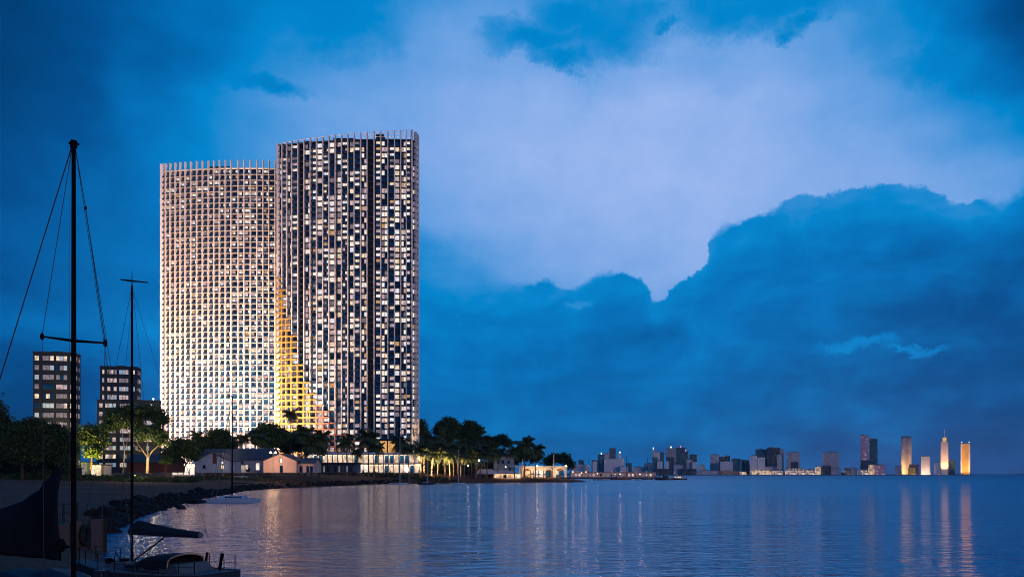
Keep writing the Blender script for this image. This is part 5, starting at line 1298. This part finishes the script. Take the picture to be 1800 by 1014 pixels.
city(1170,1176,811,'pale','tiny pale block at the left foot of the grey ribbed tower',D=3310)
city(1184,1200,817,'grey','low grey block at the foot of the large dark teal tower',D=3310)
city(1228,1239,817.5,'pale','low pale block alone left of the tall grey slab')
city(1248,1264,799,'grey','tall plain grey slab block between the two dark clusters')
city(1264,1274,803,'dark','dark block directly right of the plain grey slab',D=3450); city(1274,1283.5,801,'dark','darkest block second right of the plain grey slab',D=3460)
city(1266,1288,811,'pale','stepped pale flats right of the plain grey slab',D=3330)
city(1286,1302,806.5,'teal','dark teal block between the stepped pale flats and the twin pale towers')
city(1303,1317,809,'dark','low dark block left of the twin pale towers')
city(1318,1331,801,'pale','left one of the twin pale blue towers',D=3350); city(1331.5,1345,804,'pale','right one of the twin pale blue towers',D=3350)
city(1328,1348,790,'teal','wide dark teal tower behind the twin pale towers',D=3480)
city(1348,1371,787,'dark','broad dark tower with bright roof edge in the middle of the skyline',D=3450)
city(1366,1375,799,'grey','narrow grey tower before the broad dark tower',D=3340); city(1371,1377.5,790,'grey','slim grey tower on the right edge of the broad dark tower',D=3470)
city(1382,1406,795,'grey','square grey tower block alone right of the broad dark tower')
city(1390,1403,812,'dark','low dark block at the foot of the square grey tower',D=3330)
city(1446,1474.5,795,'grey','wide grey brown block standing alone left of the pink tower')
city(1152,1176,824,'dark','row of low dark sheds behind the fishing boat',D=3290,plant=False)
city(1195,1224,824,'dark','low dark waterfront row right of the ketch',D=3290); city(1226,1262,827,'grey','low grey waterfront row below the plain grey slab',D=3290)
city(1262,1300,828,'brown','low brown waterfront row below the stepped pale flats',D=3290); city(1305,1322,817,'brown','brownish block behind the small orange lit hall')
city(1345,1372,820,'grey','low grey block behind the long glowing hall',D=3360); city(1300,1312,829,'lit','small orange lit hall left of the long glowing hall',D=3280)
city(1321,1356,826.5,'lit','long glowing cream hall on the far waterfront',D=3280,plant=False); city(1357,1376,827.5,'litp','glowing cluster of terraces right of the long glowing hall',D=3280)
city(1380,1402,823,'litp','glowing white terrace row below the square grey tower',D=3290); city(1402.5,1416,824,'litp','second glowing terrace block, right of the white terrace row',D=3290)
city(1416.5,1432,825,'litp','third glowing terrace block on the far waterfront',D=3290); city(1432.5,1443,820,'lit','brightest pinkish block at the right end of the glowing terraces',D=3290)
city(1443.5,1461,819,'dark','low dark block before the wide grey brown block',D=3300); city(1461.5,1478,823,'grey','low grey block right of the dark waterfront block',D=3300)
city(1484,1496,823,'brown','low brown block with lit top left of the pink tower',D=3300); city(1496.5,1506,822,'grey','low grey block left of the pink tower',D=3300); city(1506.5,1513,824,'pale','pale hut like block at the left foot of the pink tower',D=3290)
city(1512,1528,765.5,'pink','tall pink slab tower, tallest of the far pair',dep=26); city(1528.3,1542.5,771.5,'teal','dark teal tower joined to the right of the tall pink tower',D=3430)
city(1513,1536,809,'blue','dark blue block before the tall pink tower',D=3340); city(1513.5,1526,825,'litp','low pale lit block before the dark blue block',D=3290)
city(1526.5,1535.5,817,'lit','narrow orange lit block below the tall pink tower',D=3300); city(1536,1557,817,'pink','striped pale pink flats right of the narrow orange block',D=3300)
city(1573,1585,819.5,'grey','low grey flats left of the round topped grey tower',D=3300)
t,w,h,dp = city(1584,1602.5,769,'pale','tall pale round topped tower with orange lit lower half',dep=30)
b = MB(); n=20; b.loft([[(w/2*q*math.cos(2*math.pi*i/n), 15+15*q*math.sin(2*math.pi*i/n), z) for i in range(n)] for q, z in ((.98,h+1),(.98,h+5),(.8,h+6))]); b.build('crown', CONC, t)
for i in range(9): b = MB(); b.box(-w/2+w*(i+.35)/9, -w/2+w*(i+.65)/9, -.9, -.05, 0, h); b.build('rib', CONC, t)
lamp('SPOT', 4e5, (1,.52,.14), t, (-30, -45, 2), spot=90, radius=2, aim=t.location+Vector((4,0,38)))
t,w,h,dp = city(1596,1609,822.5,'gold','small golden lit block at the right foot of the round topped tower',D=3290)
city(1598,1615,816.5,'brown','brownish block behind the small golden block',D=3330)
t,w,h,dp = city(1619,1635,802,'pale','pale flared base tower with glowing foot right of the golden block',D=3360,taper=.10)
lamp('SPOT', 1.0e5, (1,.62,.36), t, (0, -34, 1), spot=120, radius=2, aim=t.location+Vector((0,0,12)))
city(1642,1653,812.5,'pale','low pale block left of the golden spired tower',D=3330)
t,w,h,dp = city(1653.5,1667,776,'pale','golden lit tower with tall thin spire',plant=False,dep=26)
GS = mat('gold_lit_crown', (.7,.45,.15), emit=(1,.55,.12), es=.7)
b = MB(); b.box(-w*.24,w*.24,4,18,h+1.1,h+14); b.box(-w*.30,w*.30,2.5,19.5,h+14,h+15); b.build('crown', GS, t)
b = MB(); b.tube([(0,11,h+15),(0,11,h+24),(0,11,h+50)], [2.6,1.9,1.1], 8); b.build('spire', CM['pale'], t)
for s in (-1,1): b = MB(); b.box(s*w*.5-1.2, s*w*.5+1.2, -1.2, -.05, 0, h+4); b.build('rib', CONC, t)
lamp('SPOT', 6e5, (1,.50,.18), t, (0, -42, 2), spot=84, radius=2, aim=t.location+Vector((3,0,90)))
t,w,h,dp = city(1667,1679,809.5,'teal','dark rounded glass block right of the golden spired tower',D=3480)
t,w,h,dp = city(1690,1704,780,'gold','rightmost tower, golden lit front and bright roof corners',plant=False,dep=26)
for s in (-1,1):
    b = MB(); b.box(s*w*.5-2.6, s*w*.5+2.6, -1.5, -.05, 0, h+1); b.build('pilaster', CM['pale'], t)
    b = MB(); b.box(s*w*.5-2, s*w*.5+2, 0, 4, h+1.1, h+6); b.build('roof_corner', WB if False else CONC, t); b = MB(); b.ball((s*w*.46, 1, h+7), 1.5); b.build('beacon', mat('soft_beacon', (1,1,1), emit=(.9,.95,1), es=3), t)
lamp('SPOT', 5e5, (1,.55,.20), t, (0, -60, 1), spot=90, radius=2, aim=t.location+Vector((0,0,60)))
for px, e in ((1340,2e5),(1368,1.3e5),(1392,1.3e5),(1437,1.6e5),(1532,1.6e5),(1603,2.0e5)):
    pass

# ------------------------------------------------------------------ the evening air over the bay
b = MB(); b.box(-3600, 3900, -40, 7600, -3, 230)
hz_m = bpy.data.materials.new('haze'); hz_m.use_nodes = True; nt = hz_m.node_tree; nt.nodes.clear()
pv = nt.nodes.new('ShaderNodeVolumePrincipled'); pv.inputs['Density'].default_value = HAZE; pv.inputs['Color'].default_value = (.50, .80, 1, 1); pv.inputs['Anisotropy'].default_value = 0
mo_ = nt.nodes.new('ShaderNodeOutputMaterial'); link(nt, pv.outputs[0], mo_.inputs['Volume'])
structure(b.build('haze', hz_m), 'stuff')
